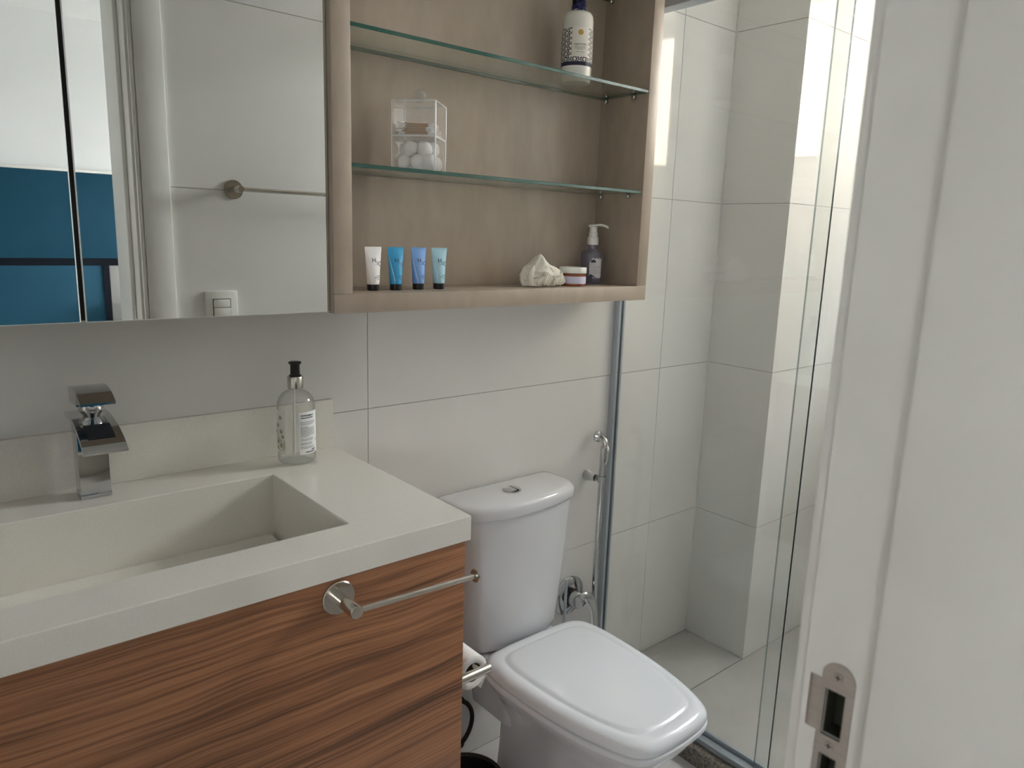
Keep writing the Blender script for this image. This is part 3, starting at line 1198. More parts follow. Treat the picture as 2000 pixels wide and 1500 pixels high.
def toilet():
    t = thing('toilet', 'white close-coupled toilet with the lid down beside the vanity', 'toilet', (TX, -.35, 0))
    # bowl and pedestal, one glazed body
    bm = NB()
    rings = []
    base = seat_outline(0)
    n = len(base)

    def section(z, sx, y0, y1):
        r = []
        for x, y in base:
            s = (y + .176) / (-.654 + .176)
            low = max(0.0, min(1.0, (.36 - z) / .20))
            nar = 1 - .45 * low * max(0.0, 1 - s / .62) ** 1.2
            r.append(V(TX + (x - TX) * sx * nar, y0 + (y1 - y0) * s, z))
        return r
    for z, sx, y0, y1 in ((0, .50, -.10, -.46), (.012, .51, -.095, -.465), (.03, .47, -.10, -.455), (.10, .44, -.105, -.445), (.17, .44, -.11, -.465),
                          (.23, .51, -.12, -.512), (.28, .62, -.13, -.560), (.325, .77, -.15, -.610), (.355, .89, -.162, -.636), (.378, .965, -.168, -.645), (.386, .95, -.172, -.641)):
        rings.append(section(z, sx, y0, y1))
    loft(bm, rings)
    orient_out(bm)
    obj('bowl', bm, 'ceramic', t, ang=60)
    # shelf of the bowl that carries the tank
    bm = NB()
    rings = []
    for z, hw, ys in ((.20, .075, -.20), (.30, .090, -.205), (.340, .116, -.20), (.380, .122, -.20), (.388, .120, -.196)):
        rings.append([V(x, y, z) for x, y in d_outline(hw, -.03, ys, .0, .02, .03)])
    loft(bm, rings)
    orient_out(bm)
    obj('tank_platform', bm, 'ceramic', t, ang=50)
    bm = NB()
    rings = []
    for z, hw, ys, bg in ((.391, .134, -.118, .030), (.397, .144, -.124, .034), (.415, .150, -.127, .036), (.55, .163, -.131, .038), (.70, .176, -.134, .036), (.7505, .180, -.135, .035)):
        rings.append([V(x, y, z) for x, y in d_outline(hw, -.016, ys, bg, .018, .035)])
    loft(bm, rings)
    orient_out(bm)
    obj('tank', bm, 'ceramic', t, ang=50)
    bm = NB()
    rings = []
    for z, g in ((.7510, -.004), (.7525, .0), (.757, .001), (.774, .001), (.781, -.002), (.7845, -.007), (.786, -.016)):
        rings.append([V(x, y, z) for x, y in d_outline(.1885 + g, -.010 + min(g, 0), -.137 - g, .038, .020, .038)])
    loft(bm, rings)
    orient_out(bm)
    obj('tank_lid', bm, 'ceramic', t, ang=60)
    bm = NB()
    c = (.9635, -.086, .786)
    lathe(bm, [(.0245, 0), (.0245, .0022), (.0225, .0032), (.0218, .0028), (.0, .0034)], 40, c)
    b = obj('flush_button', orient_out(bm), 'chrome', t)
    bm = NB()
    bx(bm, c[0] + .0085, c[0] + .0095, c[1] - .019, c[1] + .019, .7889, .7897)
    obj('button_split', bm, 'dark', b)
    # seat ring and lid
    bm = NB()
    rings = []
    for z, g in ((.3865, .0), (.388, .0035), (.398, .0045), (.4005, .003)):
        rings.append([V(x, y, z) for x, y in seat_outline(g)])
    loft(bm, rings)
    orient_out(bm)
    obj('seat_ring', bm, 'seat', t, ang=60)
    bm = NB()
    rings = []
    for z, g in ((.4015, -.003), (.4025, .0015), (.406, .003), (.4125, .003), (.419, .0005), (.4245, -.005), (.4280, -.012), (.4295, -.020), (.4298, -.028), (.4286, -.0325), (.4284, -.035),
                 (.4302, -.0385), (.4322, -.043), (.4330, -.050)):
        rings.append([V(x, y, z) for x, y in seat_outline(g)])
    loft(bm, rings)
    orient_out(bm)
    obj('seat_lid', bm, 'seat', t, ang=60)
    for sx in (-1, 1):
        bm = NB()
        tube(bm, [(TX + sx * .105, -.1800, .410), (TX + sx * .060, -.1800, .410)], .0085, 14)
        bx(bm, TX + sx * .083 - .014, TX + sx * .083 + .014, -.200, -.176, .392, .409, bev=.003)
        obj('hinge', bm, 'seat', t)
    bm = NB()
    sphere(bm, (TX - .112, -.33, .09), .010, 2)
    obj('bolt_cap', bm, 'seat', t)


toilet()


# hand sprayer, valve, braided hose
def sprayer():
    t = thing('hand_sprayer', 'chrome bidet hand sprayer hanging beside the shower frame with its hose', 'hand sprayer', (1.335, -.05, .75))
    X, Y = 1.336, -.052
    bm = NB()
    tube(bm, smooth_path([(X, Y, 0.722), (X, Y, 0.787), (X + .001, Y, 0.822), (X + .004, Y - .002, 0.840), (X + .004, Y + .010, 0.853), (X + .004, Y + .026, 0.855)], 5),
         [.0092] * 10 + [.0098] * 6 + [.0105] * 5 + [.0120] * 5, 18)
    obj('handle', bm, 'chrome', t)
    bm = NB()
    lathe(bm, [(.0120, 0), (.0165, .005), (.0165, .013), (.014, .015), (0, .015)], 26, (X + .004, Y + .018, 0.855), (0, 1, 0))
    obj('spray_head', orient_out(bm), 'chrome', t)
    bm = NB()
    tube(bm, smooth_path([(X + .003, Y - .009, 0.835), (X + .001, Y - .017, 0.825), (X, Y - .017, 0.802), (X, Y - .012, 0.782)], 4), .0038, 10)
    obj('trigger', bm, 'chrome', t)
    bm = NB()
    pts = smooth_path([(X, Y, 0.722), (X - .001, Y, 0.647), (X + .001, Y + .004, 0.507), (X + .005, Y + .006, .38), (X + .008, Y + .006, .28), (X + .0, Y + .008, .22), (X - .03, Y + .02, .215), (X - .045, Y + .035, .25)], 16)
    tube(bm, pts, [.0088 + (.0009 if i % 2 else 0) for i in range(len(pts))], 12)
    obj('hose', bm, 'chrome', t)
    h = thing('sprayer_holder', 'small chrome wall bracket that holds the hand sprayer', 'bracket', (1.325, -.01, 0.734))
    bm = NB()
    lathe(bm, [(.016, 0), (.017, .002), (.013, .020), (.0105, .034)], 24, (1.326, -.0006, 0.734), (.05, -1, 0))
    obj('bracket_base', orient_out(bm), 'chrome', h)
    bm = NB()
    n = 20
    rings = []
    for k in range(n + 1):
        a = math.radians(-60 + 300 * k / n) + PI * .85
        ca, sa = math.cos(a), math.sin(a)
        rings.append([V(X + ca * r, Y + sa * r, z) for r, z in ((.0098, 0.725), (.0135, 0.725), (.0135, 0.743), (.0098, 0.743))])
    loft(bm, rings)
    obj('cradle', orient_out(bm), 'chrome', h)


sprayer()


def valve():
    t = thing('shutoff_valve', 'chrome wall valve with round plate and curved lever behind the toilet tank', 'valve', (1.275, -.02, .365))
    c = V(1.272, -.0006, .367)
    bm = NB()
    lathe(bm, [(.058, 0), (.060, .002), (.060, .005), (.055, .009), (.03, .012), (0, .012)], 44, c, (0, -1, 0))
    obj('wall_plate', orient_out(bm), 'chrome', t)
    bm = NB()
    lathe(bm, [(.027, .010), (.027, .020), (.0245, .021), (.0245, .028)], 28, c, (0, -1, 0))
    obj('collar', orient_out(bm), 'rubber', t)
    bm = NB()
    lathe(bm, [(.0235, .026), (.024, .030), (.024, .050), (.021, .056), (0, .058)], 28, c, (0, -1, 0))
    obj('body', orient_out(bm), 'chrome', t)
    bm = NB()
    p = smooth_path([(1.272, -.056, .375), (1.286, -.062, .378), (1.303, -.066, .366), (1.316, -.068, .335), (1.323, -.068, .295), (1.327, -.068, .262)], 5)
    rings = []
    for i, q in enumerate(p):
        s = i / (len(p) - 1)
        w, th = .020 - .006 * s, .0085 - .0025 * s
        d = (p[min(i + 1, len(p) - 1)] - p[max(i - 1, 0)]).normalized()
        nx = V(d.z, 0, -d.x).normalized()
        rings.append([q + nx * (w * math.cos(a)) + V(0, 1, 0) * (th * math.sin(a)) for a in [2 * PI * k / 14 for k in range(14)]])
    loft(bm, rings)
    obj('lever', orient_out(bm), 'chrome', t)
    bm = NB()
    pts = smooth_path([(1.214, -.050, .455), (1.2135, -.050, .38), (1.214, -.048, .30), (1.212, -.04, .20), (1.20, -.015, .17), (1.20, -.002, .17)], 14)
    tube(bm, pts, [.0040 + (.0012 if i % 2 else 0) for i in range(len(pts))], 10)
    obj('supply_hose', bm, 'alu', label='thin braided metal water hose beside the toilet tank', cat='hose')


valve()

# ------------------------------------------------------------------ front-wall fittings seen in the mirror
tb = thing('towel_bar', 'brushed nickel towel bar on the tiled wall, seen in the mirror', 'towel bar', (.63, YF, 1.527))
for xx in (.630, 1.23):
    bm = NB()
    lathe(bm, [(.0268, 0), (.0278, .001), (.0278, .005), (.0, .0065)], 36, (xx, YF + .0002, 1.527), (0, 1, 0))
    fl = obj('flange', orient_out(bm), 'steel', tb)
    bm = NB()
    lathe(bm, [(.0098, .004), (.0098, .064), (.0088, .0655), (0, .066)], 24, (xx, YF + .0002, 1.527), (0, 1, 0))
    obj('post', orient_out(bm), 'steel', tb)
bm = NB()
tube(bm, [(.63, YF + .055, 1.527), (1.23, YF + .055, 1.527)], .0062, 16)
obj('bar', bm, 'steel', tb)

sw = thing('light_switch', 'square white light switch low on the tiled wall, seen in the mirror', 'switch', (.578, YF, 1.166))
bm = NB()
bx(bm, .531, .627, YF + .0001, YF + .009, 1.104, 1.2255, bev=.003)
pl = obj('cover_plate', bm, 'switch', sw)
bm = NB()
bx(bm, .5515, .6055, YF + .0086, YF + .0093, 1.146, 1.2020)  # dark sheet on the plate, painted shade around the rockers
obj('rocker_gap_shade', bm, 'rubber', sw)
bm = NB()
bx(bm, .5535, .6035, YF + .009, YF + .0115, 1.176, 1.2000, bev=.0012)
obj('rocker', bm, 'switch', sw)
bm = NB()
bx(bm, .5535, .6035, YF + .009, YF + .0150, 1.148, 1.1745, bev=.0015)
obj('rocker', bm, 'switch', sw)


# ------------------------------------------------------------------ toiletries
def cyl_fn(c, a, b, z0, off=.0004, th0=0.0):
    """(arc length from th0, height) to a point on an upright elliptic cylinder; th0 measured from -Y towards +X"""
    def fn(x, y):
        th = th0 + x / ((a + b) / 2)
        return V(c[0] + (a + off) * math.sin(th), c[1] - (b + off) * math.cos(th), z0 + y)
    return fn


def patch(bm, fn, x0, x1, y0, y1, n=14, mi=0, r=0.0):
    vs, fs = [], []
    for i in range(n + 1):
        x = x0 + (x1 - x0) * i / n
        e = 0
        vs += [(x, y0 + e), (x, y1 - e)]
    for i in range(n):
        fs.append((2 * i, 2 * i + 2, 2 * i + 3, 2 * i + 1))
    put_flat(bm, (vs, fs), fn, mi)


def soap_bottle():
    c = (.4035, -.0655, 0)
    Z = .9567
    t = thing('soap_bottle', 'clear round soap bottle with black pump and white label on the worktop', 'soap bottle', (c[0], c[1], Z))
    bm = NB()
    lathe(bm, [(0, .0035), (.020, .003), (.030, .0), (.0345, .0015), (.0372, .006), (.0375, .012), (.0375, .112), (.0365, .122), (.033, .132), (.027, .140), (.019, .1455), (.0135, .148), (.0125, .150), (.0125, .153), (0, .153)], 48, (c[0], c[1], Z))
    body = obj('body', orient_out(bm), 'clear_soap', t, ang=60)
    bm = NB()
    lathe(bm, [(.0145, .1505), (.0155, .1515), (.0155, .1735), (.0145, .1750), (0, .1750)], 36, (c[0], c[1], Z))
    obj('collar', orient_out(bm), 'steel', t)
    bm = NB()
    lathe(bm, [(.0118, .1750), (.0118, .177), (.0095, .1775), (.0090, .194), (.0095, .198), (.0125, .2005), (.0125, .2030), (.0105, .2040), (0, .2042)], 30, (c[0], c[1], Z))
    obj('pump', orient_out(bm), 'black', t)
    bm = NB()
    tube(bm, [(c[0] - .003, c[1], Z + .152), (c[0] - .006, c[1], Z + .012)], .0022, 10)
    obj('dip_tube', bm, 'white_plastic', t)
    # camera lies at about -24 degrees seen from the bottle
    base = math.radians(-24)
    R = .0375
    fr = cyl_fn(c, R, R, Z, .0004, base + math.radians(8))
    W = R * math.radians(72)
    bm = NB()
    patch(bm, fr, 0, W, .022, .108, 20, 0)
    lab = obj('label', bm, 'label_white', t, label='white printed back label')
    fr2 = cyl_fn(c, R, R, Z, .0009, base + math.radians(8))
    bm = NB()
    put_flat(bm, text_polys('PEPPERMINT', .0052, True), lambda x, y: fr2(x * 1.05 + .003, y + .099))
    put_flat(bm, rect_polys(.003, .031, .0953, .0968, 8), fr2)
    obj('lettering', bm, 'ink', lab)
    bm = NB()
    y = .0905
    rnd = random.Random(3)
    for k, ln in enumerate((.036, .037, .030, .0, .020, .037, .036, .038, .035, .037, .036, .022, .0, .031, .030, .0, .027, .028, .0, .036, .035)):
        y -= .0027
        x = .0028
        while x < ln - .002:
            w = rnd.uniform(.0015, .004)
            if ln:
                put_flat(bm, rect_polys(x, min(x + w, ln), y, y + .0011, 2), fr2)
            x += w + .0008
    put_flat(bm, rect_polys(.026, .036, .0285, .0315, 2), fr2)
    put_flat(bm, rect_polys(.012, .036, .0245, .0273, 4), fr2)
    put_flat(bm, rect_polys(.0385, .0405, .046, .0505, 2), fr2)
    obj('fine_print', bm, 'ink_grey', lab)
    # floral front label on the left side
    fl = cyl_fn(c, R, R, Z, .0004, base - math.radians(100))
    W2 = R * math.radians(66)
    bm = NB()
    patch(bm, fl, 0, W2, .024, .110, 20, 0)
    l2 = obj('label', bm, 'frost_label', t, label='translucent label with flower print')
    fl2 = cyl_fn(c, R, R, Z, .0010, base - math.radians(100))
    bm = NB()

    def stroke(pts, w):
        p = smooth_path([(a, b, 0) for a, b in pts], 5)
        vs, fs = [], []
        for i, q in enumerate(p):
            d = (p[min(i + 1, len(p) - 1)] - p[max(i - 1, 0)]).normalized()
            vs += [(q.x - d.y * w, q.y + d.x * w), (q.x + d.y * w, q.y - d.x * w)]
        for i in range(len(p) - 1):
            fs.append((2 * i, 2 * i + 1, 2 * i + 3, 2 * i + 2))
        put_flat(bm, (vs, fs), fl2)
    stroke([(.014, .082), (.018, .066), (.022, .056), (.034, .048)], .0008)
    stroke([(.018, .054), (.019, .040), (.030, .027)], .0008)
    stroke([(.040, .050), (.041, .038), (.036, .030)], .0008)
    for fx, fy, r in ((.031, .096, .0042), (.023, .080, .0042), (.033, .068, .0042), (.037, .058, .0034), (.024, .047, .0036), (.033, .040, .0052), (.021, .034, .0034), (.016, .066, .003)):
        for k in range(5):
            a = 2 * PI * k / 5 + fx * 90
            stroke([(fx, fy), (fx + r * .8 * math.cos(a - .35), fy + r * .8 * math.sin(a - .35)), (fx + r * math.cos(a), fy + r * math.sin(a)), (fx + r * .8 * math.cos(a + .35), fy + r * .8 * math.sin(a + .35)), (fx, fy)], .00060)
    obj('flower_print', bm, 'print_floral', l2)


soap_bottle()


# the four hotel tubes
def tube_meshes():
    """body, cap and lettering in local coordinates, standing on the cap"""
    H = .0872
    body = NB()
    n = 28
    rings = []
    secs = []
    for s in (0, .02, .06, .2, .4, .6, .75, .85, .91, .925, .94, 1.0):
        z = .0125 + s * (H - .0125)
        u = min(s / .92, 1)
        a = .0124 + (.0192 - .0124) * u
        b = .0124 * (1 - u ** 1.25) + .0009
        if s == 0:
            a, b = .0120, .0120
        if s > .93:
            b = .0007
        secs.append((z, a, b))
        rings.append([V(a * math.cos(2 * PI * k / n), b * math.sin(2 * PI * k / n), z) for k in range(n)])
    loft(body, rings)
    orient_out(body)
    cap = NB()
    lathe(cap, [(.0110, 0), (.0116, .0006), (.0121, .002), (.0123, .0118), (.0118, .0124), (0, .0124)], 30)
    orient_out(cap)

    def fn(x, z):
        for (za, aa, ba), (zb, ab, bb) in zip(secs[:-1], secs[1:]):
            if z <= zb:
                k = max(0, (z - za) / (zb - za))
                a, b = aa + (ab - aa) * k, ba + (bb - ba) * k
                break
        q = max(0.0, 1 - (x / a) ** 2)
        return V(x, -b * math.sqrt(q) - .00045, z)
    ink = NB()
    put_flat(ink, text_polys('H', .0135), lambda x, y: fn(x * 1.0 - .0062, y + .0560))
    put_flat(ink, text_polys('2', .0085), lambda x, y: fn(x + .0036, y + .0530))
    put_flat(ink, text_polys('O', .0140), lambda x, y: fn(x * .90 + .0078, y + .0490))
    rnd = random.Random(5)
    for x0, x1, z in ((.001, .0105, .0292), (-.003, .0095, .0258), (.0025, .0095, .0222)):
        x = x0
        while x < x1:
            w = rnd.uniform(.0008, .0018)
            put_flat(ink, rect_polys(x, min(x + w, x1), z, z + .0011, 1), fn)
            x += w + .0004
    put_flat(ink, rect_polys(-.0040, .0070, .0520, .0523, 5), fn)
    out = []
    for nm, b in (('tube_body', body), ('cap', cap), ('lettering', ink)):
        b.normal_update()
        for f in b.faces:
            f.smooth = nm != 'lettering'
        for e in b.edges:
            if len(e.link_faces) == 2:
                e.smooth = e.calc_face_angle(0) < math.radians(40)
        me = bpy.data.meshes.new(nm)
        b.to_mesh(me)
        b.free()
        out.append(me)
    return out


tm, cm, im = tube_meshes()
cm.materials.append(M['black'])
im.materials.append(M['tube_ink'])
tubes = [(.5535, -.112, 'tube_white', 'white hotel tube with black cap, leftmost of the four on the shelf', 0.02),
         (.6055, -.113, 'tube_blue', 'bright blue hotel tube with black cap on the shelf', 0.0),
         (.6640, -.108, 'tube_peri', 'periwinkle blue hotel tube with black cap on the shelf', 0.0),
         (.7135, -.112, 'tube_pale', 'pale icy blue hotel tube with black cap on the shelf', -.06)]
for x, y, mt, lab, rz in tubes:
    t = thing('toiletry_tube', lab, 'tube', (x, y, ZB + .0364), rz, 'hotel tubes on the bottom shelf')
    me = tm.copy()
    me.materials.append(M[mt])
    obj_me('tube_body', me, t, world=False)
    obj_me('cap', cm, t, world=False)
    obj_me('lettering', im, t, world=False)


# bath pouf: crumpled net
def pouf():
    c = V(1.020, -.108, ZB + .0364)
    t = thing('net_bath_pouf', 'crumpled cream net bath pouf on the bottom shelf', 'bath pouf', c)
    bm = NB()
    bmesh.ops.create_icosphere(bm, subdivisions=5, radius=1)
    for v in bm.verts:
        p = v.co.copy()
        q = V(p.x * 1.6, p.y * 1.6, p.z * 1.6)
        rg = 1 - abs(noise.noise(q * .95 + V(3, 1, 2))) * 2
        rg2 = 1 - abs(noise.noise(q * 2.0 + V(7, 5, 1))) * 2
        d = .74 + .20 * rg + .10 * rg2
        x, y, z = p.x * d * .066, p.y * d * .036, p.z * d * .034
        z = max(z * (1 - .30 * max(0, x / .05)), -.0245) + .0250
        if p.z > -.2:
            z += .024 * math.exp(-((x + .010) / .015) ** 2 - ((y + .004) / .022) ** 2)
        v.co = c + V(x - .004, y, z)
    obj('net_core', bm, 'net', t, ang=70)

    def petal(o, az, tilt, L, Wd, k, seed, curl=1.0):
        bm = NB()
        rings = []
        nu, nv = 16, 20
        R = Matrix.Rotation(az, 3, 'Z') @ Matrix.Rotation(tilt, 3, 'X')
        for i in range(nu):
            u = i / (nu - 1)
            row = []
            for j in range(nv):
                s = j / (nv - 1) - .5
                w = Wd * (.35 + .65 * math.sin(PI * (.15 + .75 * u)))
                ruff = .0035 * math.sin(s * k + seed) * u + .0015 * math.sin(s * k * 2.3 + seed * 2)
                p = V(s * 2 * w, ruff + curl * .012 * u * u, L * u - .006 * (s * 2) ** 2 * u)
                q = o + R @ p
                q.z = max(q.z, c.z + .0008)
                row.append(q)
            rings.append(row)
        loft(bm, rings, 0, False, False, closed=False)
        p = obj('net_fold', bm, 'net', t, ang=80)
        p.modifiers.new('thickness', 'SOLIDIFY').thickness = .0009
    petal(c + V(-.012, -.020, .020), .10, -.22, .050, .020, 7, .3, .6)
    petal(c + V(-.042, -.026, .002), -.22, -.12, .050, .021, 6, 1.1, .3)
    petal(c + V(-.060, -.012, .002), -.75, .0, .046, .018, 8, 2.4, .5)
    petal(c + V(.002, -.027, .010), .35, .12, .042, .026, 8, 3.3, 1.2)
    petal(c + V(.026, -.024, .006), .60, .35, .036, .022, 7, 4.0, 1.5)
    petal(c + V(.046, -.014, .004), 1.0, .55, .028, .018, 8, 6.0, 1.2)
    petal(c + V(-.016, -.030, .004), -.15, .85, .026, .030, 9, 7.0, 1.0)
    petal(c + V(.020, -.030, .004), .25, .95, .026, .026, 8, 8.0, 1.0)
    petal(c + V(.004, -.002, .028), .9, .10, .034, .022, 7, 5.0, 1.0)


pouf()


def jar():
    c = (1.118, -.1120, ZB + .0364)
    t = thing('cream_jar', 'low amber jar with white screw lid and lavender label on the shelf', 'jar', c)
    bm = NB()
    lathe(bm, [(.0300, 0), (.0325, .001), (.0332, .003), (.0332, .029), (.030, .031), (.030, .034), (0, .034)], 44, c)
    obj('body', orient_out(bm), 'amber', t)
    bm = NB()
    lathe(bm, [(.0338, .0315), (.0342, .0322), (.0342, .0450), (.0335, .0462), (.0, .0468)], 48, c)
    obj('lid', orient_out(bm), 'white_plastic', t)
    bm = NB()
    f = cyl_fn(c, .0332, .0332, c[2], .0004, 0)
    patch(bm, f, -.078, .052, .0062, .0240, 36)
    obj('label', bm, 'lavender', t)


jar()


def gel_bottle():
    c = (1.243, -.0560, ZB + .0364)
    t = thing('gel_pump_bottle', 'lilac grey pump bottle with white pump in the shelf corner', 'pump bottle', c)
    bm = NB()
    lathe(bm, [(.026, 0), (.0285, .0015), (.0298, .005), (.0298, .076), (.0288, .082), (.024, .0865), (.0135, .0890), (.0115, .0905), (.0115, .104), (0, .104)], 44, c)
    obj('body', orient_out(bm), 'lilac_gel', t, ang=50)
    bm = NB()
    lathe(bm, [(.0145, .1010), (.0150, .1015), (.0146, .1200), (.0136, .1210), (.0122, .1212), (.0116, .1330), (.0100, .1340), (.0100, .1475), (0, .1475)], 30, c)
    obj('pump_collar', orient_out(bm), 'white_plastic', t)
    bm = NB()
    d = V(.80, -.60, 0)
    o = Vector(c)
    pts = smooth_path([o - d * .013 + V(0, 0, .1495), o + V(0, 0, .1505), o + d * .016 + V(0, 0, .1525), o + d * .030 + V(0, 0, .1505), o + d * .039 + V(0, 0, .1465)], 4)
    rings = []
    sd = V(.60, .80, 0)
    for i, p in enumerate(pts):
        s = i / (len(pts) - 1)
        w, h = .0095 - .005 * s, .0032
        rings.append([p + sd * (w * math.cos(a)) + V(0, 0, h * math.sin(a)) for a in [2 * PI * k / 14 for k in range(14)]])
    loft(bm, rings)
    obj('pump_nozzle', orient_out(bm), 'white_plastic', t)
    base = math.radians(-46)
    f = cyl_fn(c, .0298, .0298, c[2], .0005, base)
    bm = NB()
    # wavy-edged pale label
    xs = [-.006 + .034 * k / 20 for k in range(21)]
    vs, fs = [], []
    for k, x in enumerate(xs):
        vs += [(x, .016 + .0025 * math.sin(k * 1.7) + .006 * max(0, 1 - k / 6)), (x, .0665 + .002 * math.sin(k * 1.3) - .012 * max(0, 1 - k / 5))]
    for k in range(20):
        fs.append((2 * k, 2 * k + 2, 2 * k + 3, 2 * k + 1))
    put_flat(bm, (vs, fs), f)
    lb = obj('label', bm, 'gel_label', t)
    f2 = cyl_fn(c, .0298, .0298, c[2], .0010, base)
    bm = NB()
    for k in range(7):
        a = math.radians(15 + 26 * k)
        x0, y0 = .004, .056
        dx, dy = math.cos(a), math.sin(a)
        L = .0085
        put_flat(bm, ([(x0, y0), (x0 + dx * L * .5 - dy * .0016, y0 + dy * L * .5 + dx * .0016), (x0 + dx * L, y0 + dy * L), (x0 + dx * L * .5 + dy * .0016, y0 + dy * L * .5 - dx * .0016)], [(0, 1, 2, 3)]), f2)
    obj('leaf_print', bm, 'label_navy', lb)
    bm = NB()
    for k in range(4):
        put_flat(bm, ([(-.004 + .004 * k, .018 + .001 * k), (-.001 + .004 * k, .0165), (.001 + .004 * k, .022 - .002 * k), (-.003 + .004 * k, .028 - .003 * k)], [(0, 1, 2, 3)]), f2)
    obj('leaf_print', bm, 'label_navy', lb)
    bm = NB()
    rnd = random.Random(9)
    for k, y in enumerate((.045, .0425, .038, .034, .030, .027)):
        x = .006 + rnd.uniform(0, .002)
        while x < .023:
            w = rnd.uniform(.001, .003)
            put_flat(bm, rect_polys(x, x + w, y, y + .0008, 1), f2)
            x += w + .0008
    obj('fine_print', bm, 'ink_grey', lb)


gel_bottle()


# tall lotion bottle with the wave-pattern label
def clip_poly(poly, x0, x1, y0, y1):
    def cut(p, inside, inter):
        out = []
        for i in range(len(p)):
            a, b = p[i - 1], p[i]
            ia, ib = inside(a), inside(b)
            if ib:
                if not ia:
                    out.append(inter(a, b))
                out.append(b)
            elif ia:
                out.append(inter(a, b))
        return out

    def ix(v):
        return lambda a, b: (v, a[1] + (b[1] - a[1]) * (v - a[0]) / (b[0] - a[0]))

    def iy(v):
        return lambda a, b: (a[0] + (b[0] - a[0]) * (v - a[1]) / (b[1] - a[1]), v)
    for ins, it in ((lambda q: q[0] >= x0, ix(x0)), (lambda q: q[0] <= x1, ix(x1)), (lambda q: q[1] >= y0, iy(y0)), (lambda q: q[1] <= y1, iy(y1))):
        if not poly:
            return poly
        poly = cut(poly, ins, it)
    return poly


def lotion_bottle():
    c = (1.123, -.0850, 1.7817)
    t = thing('lotion_bottle', 'tall milky lotion bottle with navy wave label and tassel on the upper glass shelf', 'lotion bottle', c)
    A = .0365
    bm = NB()
    lathe(bm, [(.029, 0), (.034, .0015), (A - .0008, .006), (A, .012), (A, .138), (.0352, .149), (.031, .1565), (.022, .1605), (.0145, .1620), (.0130, .163), (.0130, .178), (0, .178)], 48, c)
    obj('body', orient_out(bm), 'lotion', t, ang=50)
    bm = NB()
    lathe(bm, [(.0150, .172), (.0155, .173), (.0155, .192), (.0145, .193), (.0062, .194), (.0062, .206), (0, .206)], 28, c)
    obj('pump_collar', orient_out(bm), 'black', t)
    bm = NB()
    o = Vector(c)
    tube(bm, smooth_path([o + V(.004, .012, .208), o + V(-.004, -.010, .210), o + V(-.012, -.030, .206)], 5), .0055, 12)
    obj('pump_nozzle', bm, 'black', t)
    base = math.radians(-44)
    # navy sleeve with overlapping fan scales, cream panel left free
    y0, y1 = .036, .119
    off = A * base
    f0 = cyl_fn(c, A, A, c[2], .0003, base)
    bm = NB()
    L0, L1 = -.085, .085
    patch(bm, f0, L0, L1, y0, y1, 60, 0)
    lab = obj('label', bm, 'label_navy', t, label='navy sleeve label')
    bm = NB()
    r = .0115
    P0, P1, PB = -.0125, .0265, .0545
    row = 0
    y = y1 + r * .5
    lay = .0005
    while y > y0 - r:
        fl = cyl_fn(c, A, A, c[2], lay, base)
        k = 0
        x = L0 + (r if row % 2 else 0)
        while x < L1 + r:
            for rr, mi in ((1.0, 0), (.87, 1), (.64, 0), (.51, 1), (.28, 0)):
                poly = [(x + r * rr * math.cos(2 * PI * q / 20), y - r * .0 + r * rr * math.sin(2 * PI * q / 20)) for q in range(20)]
                g = cyl_fn(c, A, A, c[2], lay + .00002 * (1 + (1 - rr) * 8), base)
                pc = clip_poly(poly, L0, L1, y0 + .009, y1)
                if len(pc) >= 3:
                    try:
                        fc = bm.faces.new([bm.verts.new(g(a, b)) for a, b in pc])
                        fc.material_index = mi
                    except ValueError:
                        pass
            x += 2 * r
        y -= r * .5
        row += 1
        lay += .00005
    obj('wave_pattern', bm, ['label_cream', 'label_navy'], lab, ang=None)
    fp = cyl_fn(c, A, A, c[2], .0022, base)
    bm = NB()
    patch(bm, fp, P0, P1, PB, y1 + .001, 12, 0)
    pn = obj('title_panel', bm, 'label_cream', lab)
    fq = cyl_fn(c, A, A, c[2], .0026, base)
    bm = NB()
    mx = (P0 + P1) / 2
    put_flat(bm, ([(mx + .0062 * math.cos(2 * PI * q / 28), .1080 + .0062 * math.sin(2 * PI * q / 28)) for q in range(28)], [tuple(range(28))]), fq)
    obj('gold_disc', bm, 'gold', pn)
    bm = NB()
    tp = text_polys('peppermint', .0062, True)
    wdt = max(v[0] for v in tp[0])
    put_flat(bm, tp, lambda x, yy: fq(mx - wdt / 2 + x, yy + .0805))
    rnd = random.Random(2)
    for hw, yy in ((.0125, .0772), (.0130, .0745), (.0125, .0722), (.007, .0700), (.0095, .0645)):
        x = mx - hw
        while x < mx + hw:
            w = rnd.uniform(.0010, .0026)
            put_flat(bm, rect_polys(x, min(x + w, mx + hw), yy, yy + .0009, 1), fq)
            x += w + .0006
    obj('lettering', bm, 'ink_grey', pn)
    # navy tassel tied round the neck
    tz = c[2] + .168
    bm = NB()
    n = 26
    for lp in range(2):
        tube(bm, [(c[0] + .0150 * math.cos(2 * PI * k / n), c[1] + .0150 * math.sin(2 * PI * k / n), tz + .004 * lp) for k in range(n + 1)], .0022, 8)
    rnd = random.Random(4)
    o = V(c[0] - .010, c[1] - .013, tz)
    for k in range(110):
        a = rnd.uniform(0, 2 * PI)
        sp = rnd.uniform(.2, 1.0)
        up = rnd.choice((1, 1, -1))
        d = V(math.cos(a) * .020 * sp, math.sin(a) * .010 * sp - .003, up * rnd.uniform(.004, .020))
        tube(bm, smooth_path([o, o + d * .55 + V(0, -.001, 0), o + d + V(0, 0, -.003)], 2), .00065, 5)
    obj('tassel', bm, 'tassel', t, label='fluffy navy tassel round the neck')


lotion_bottle()


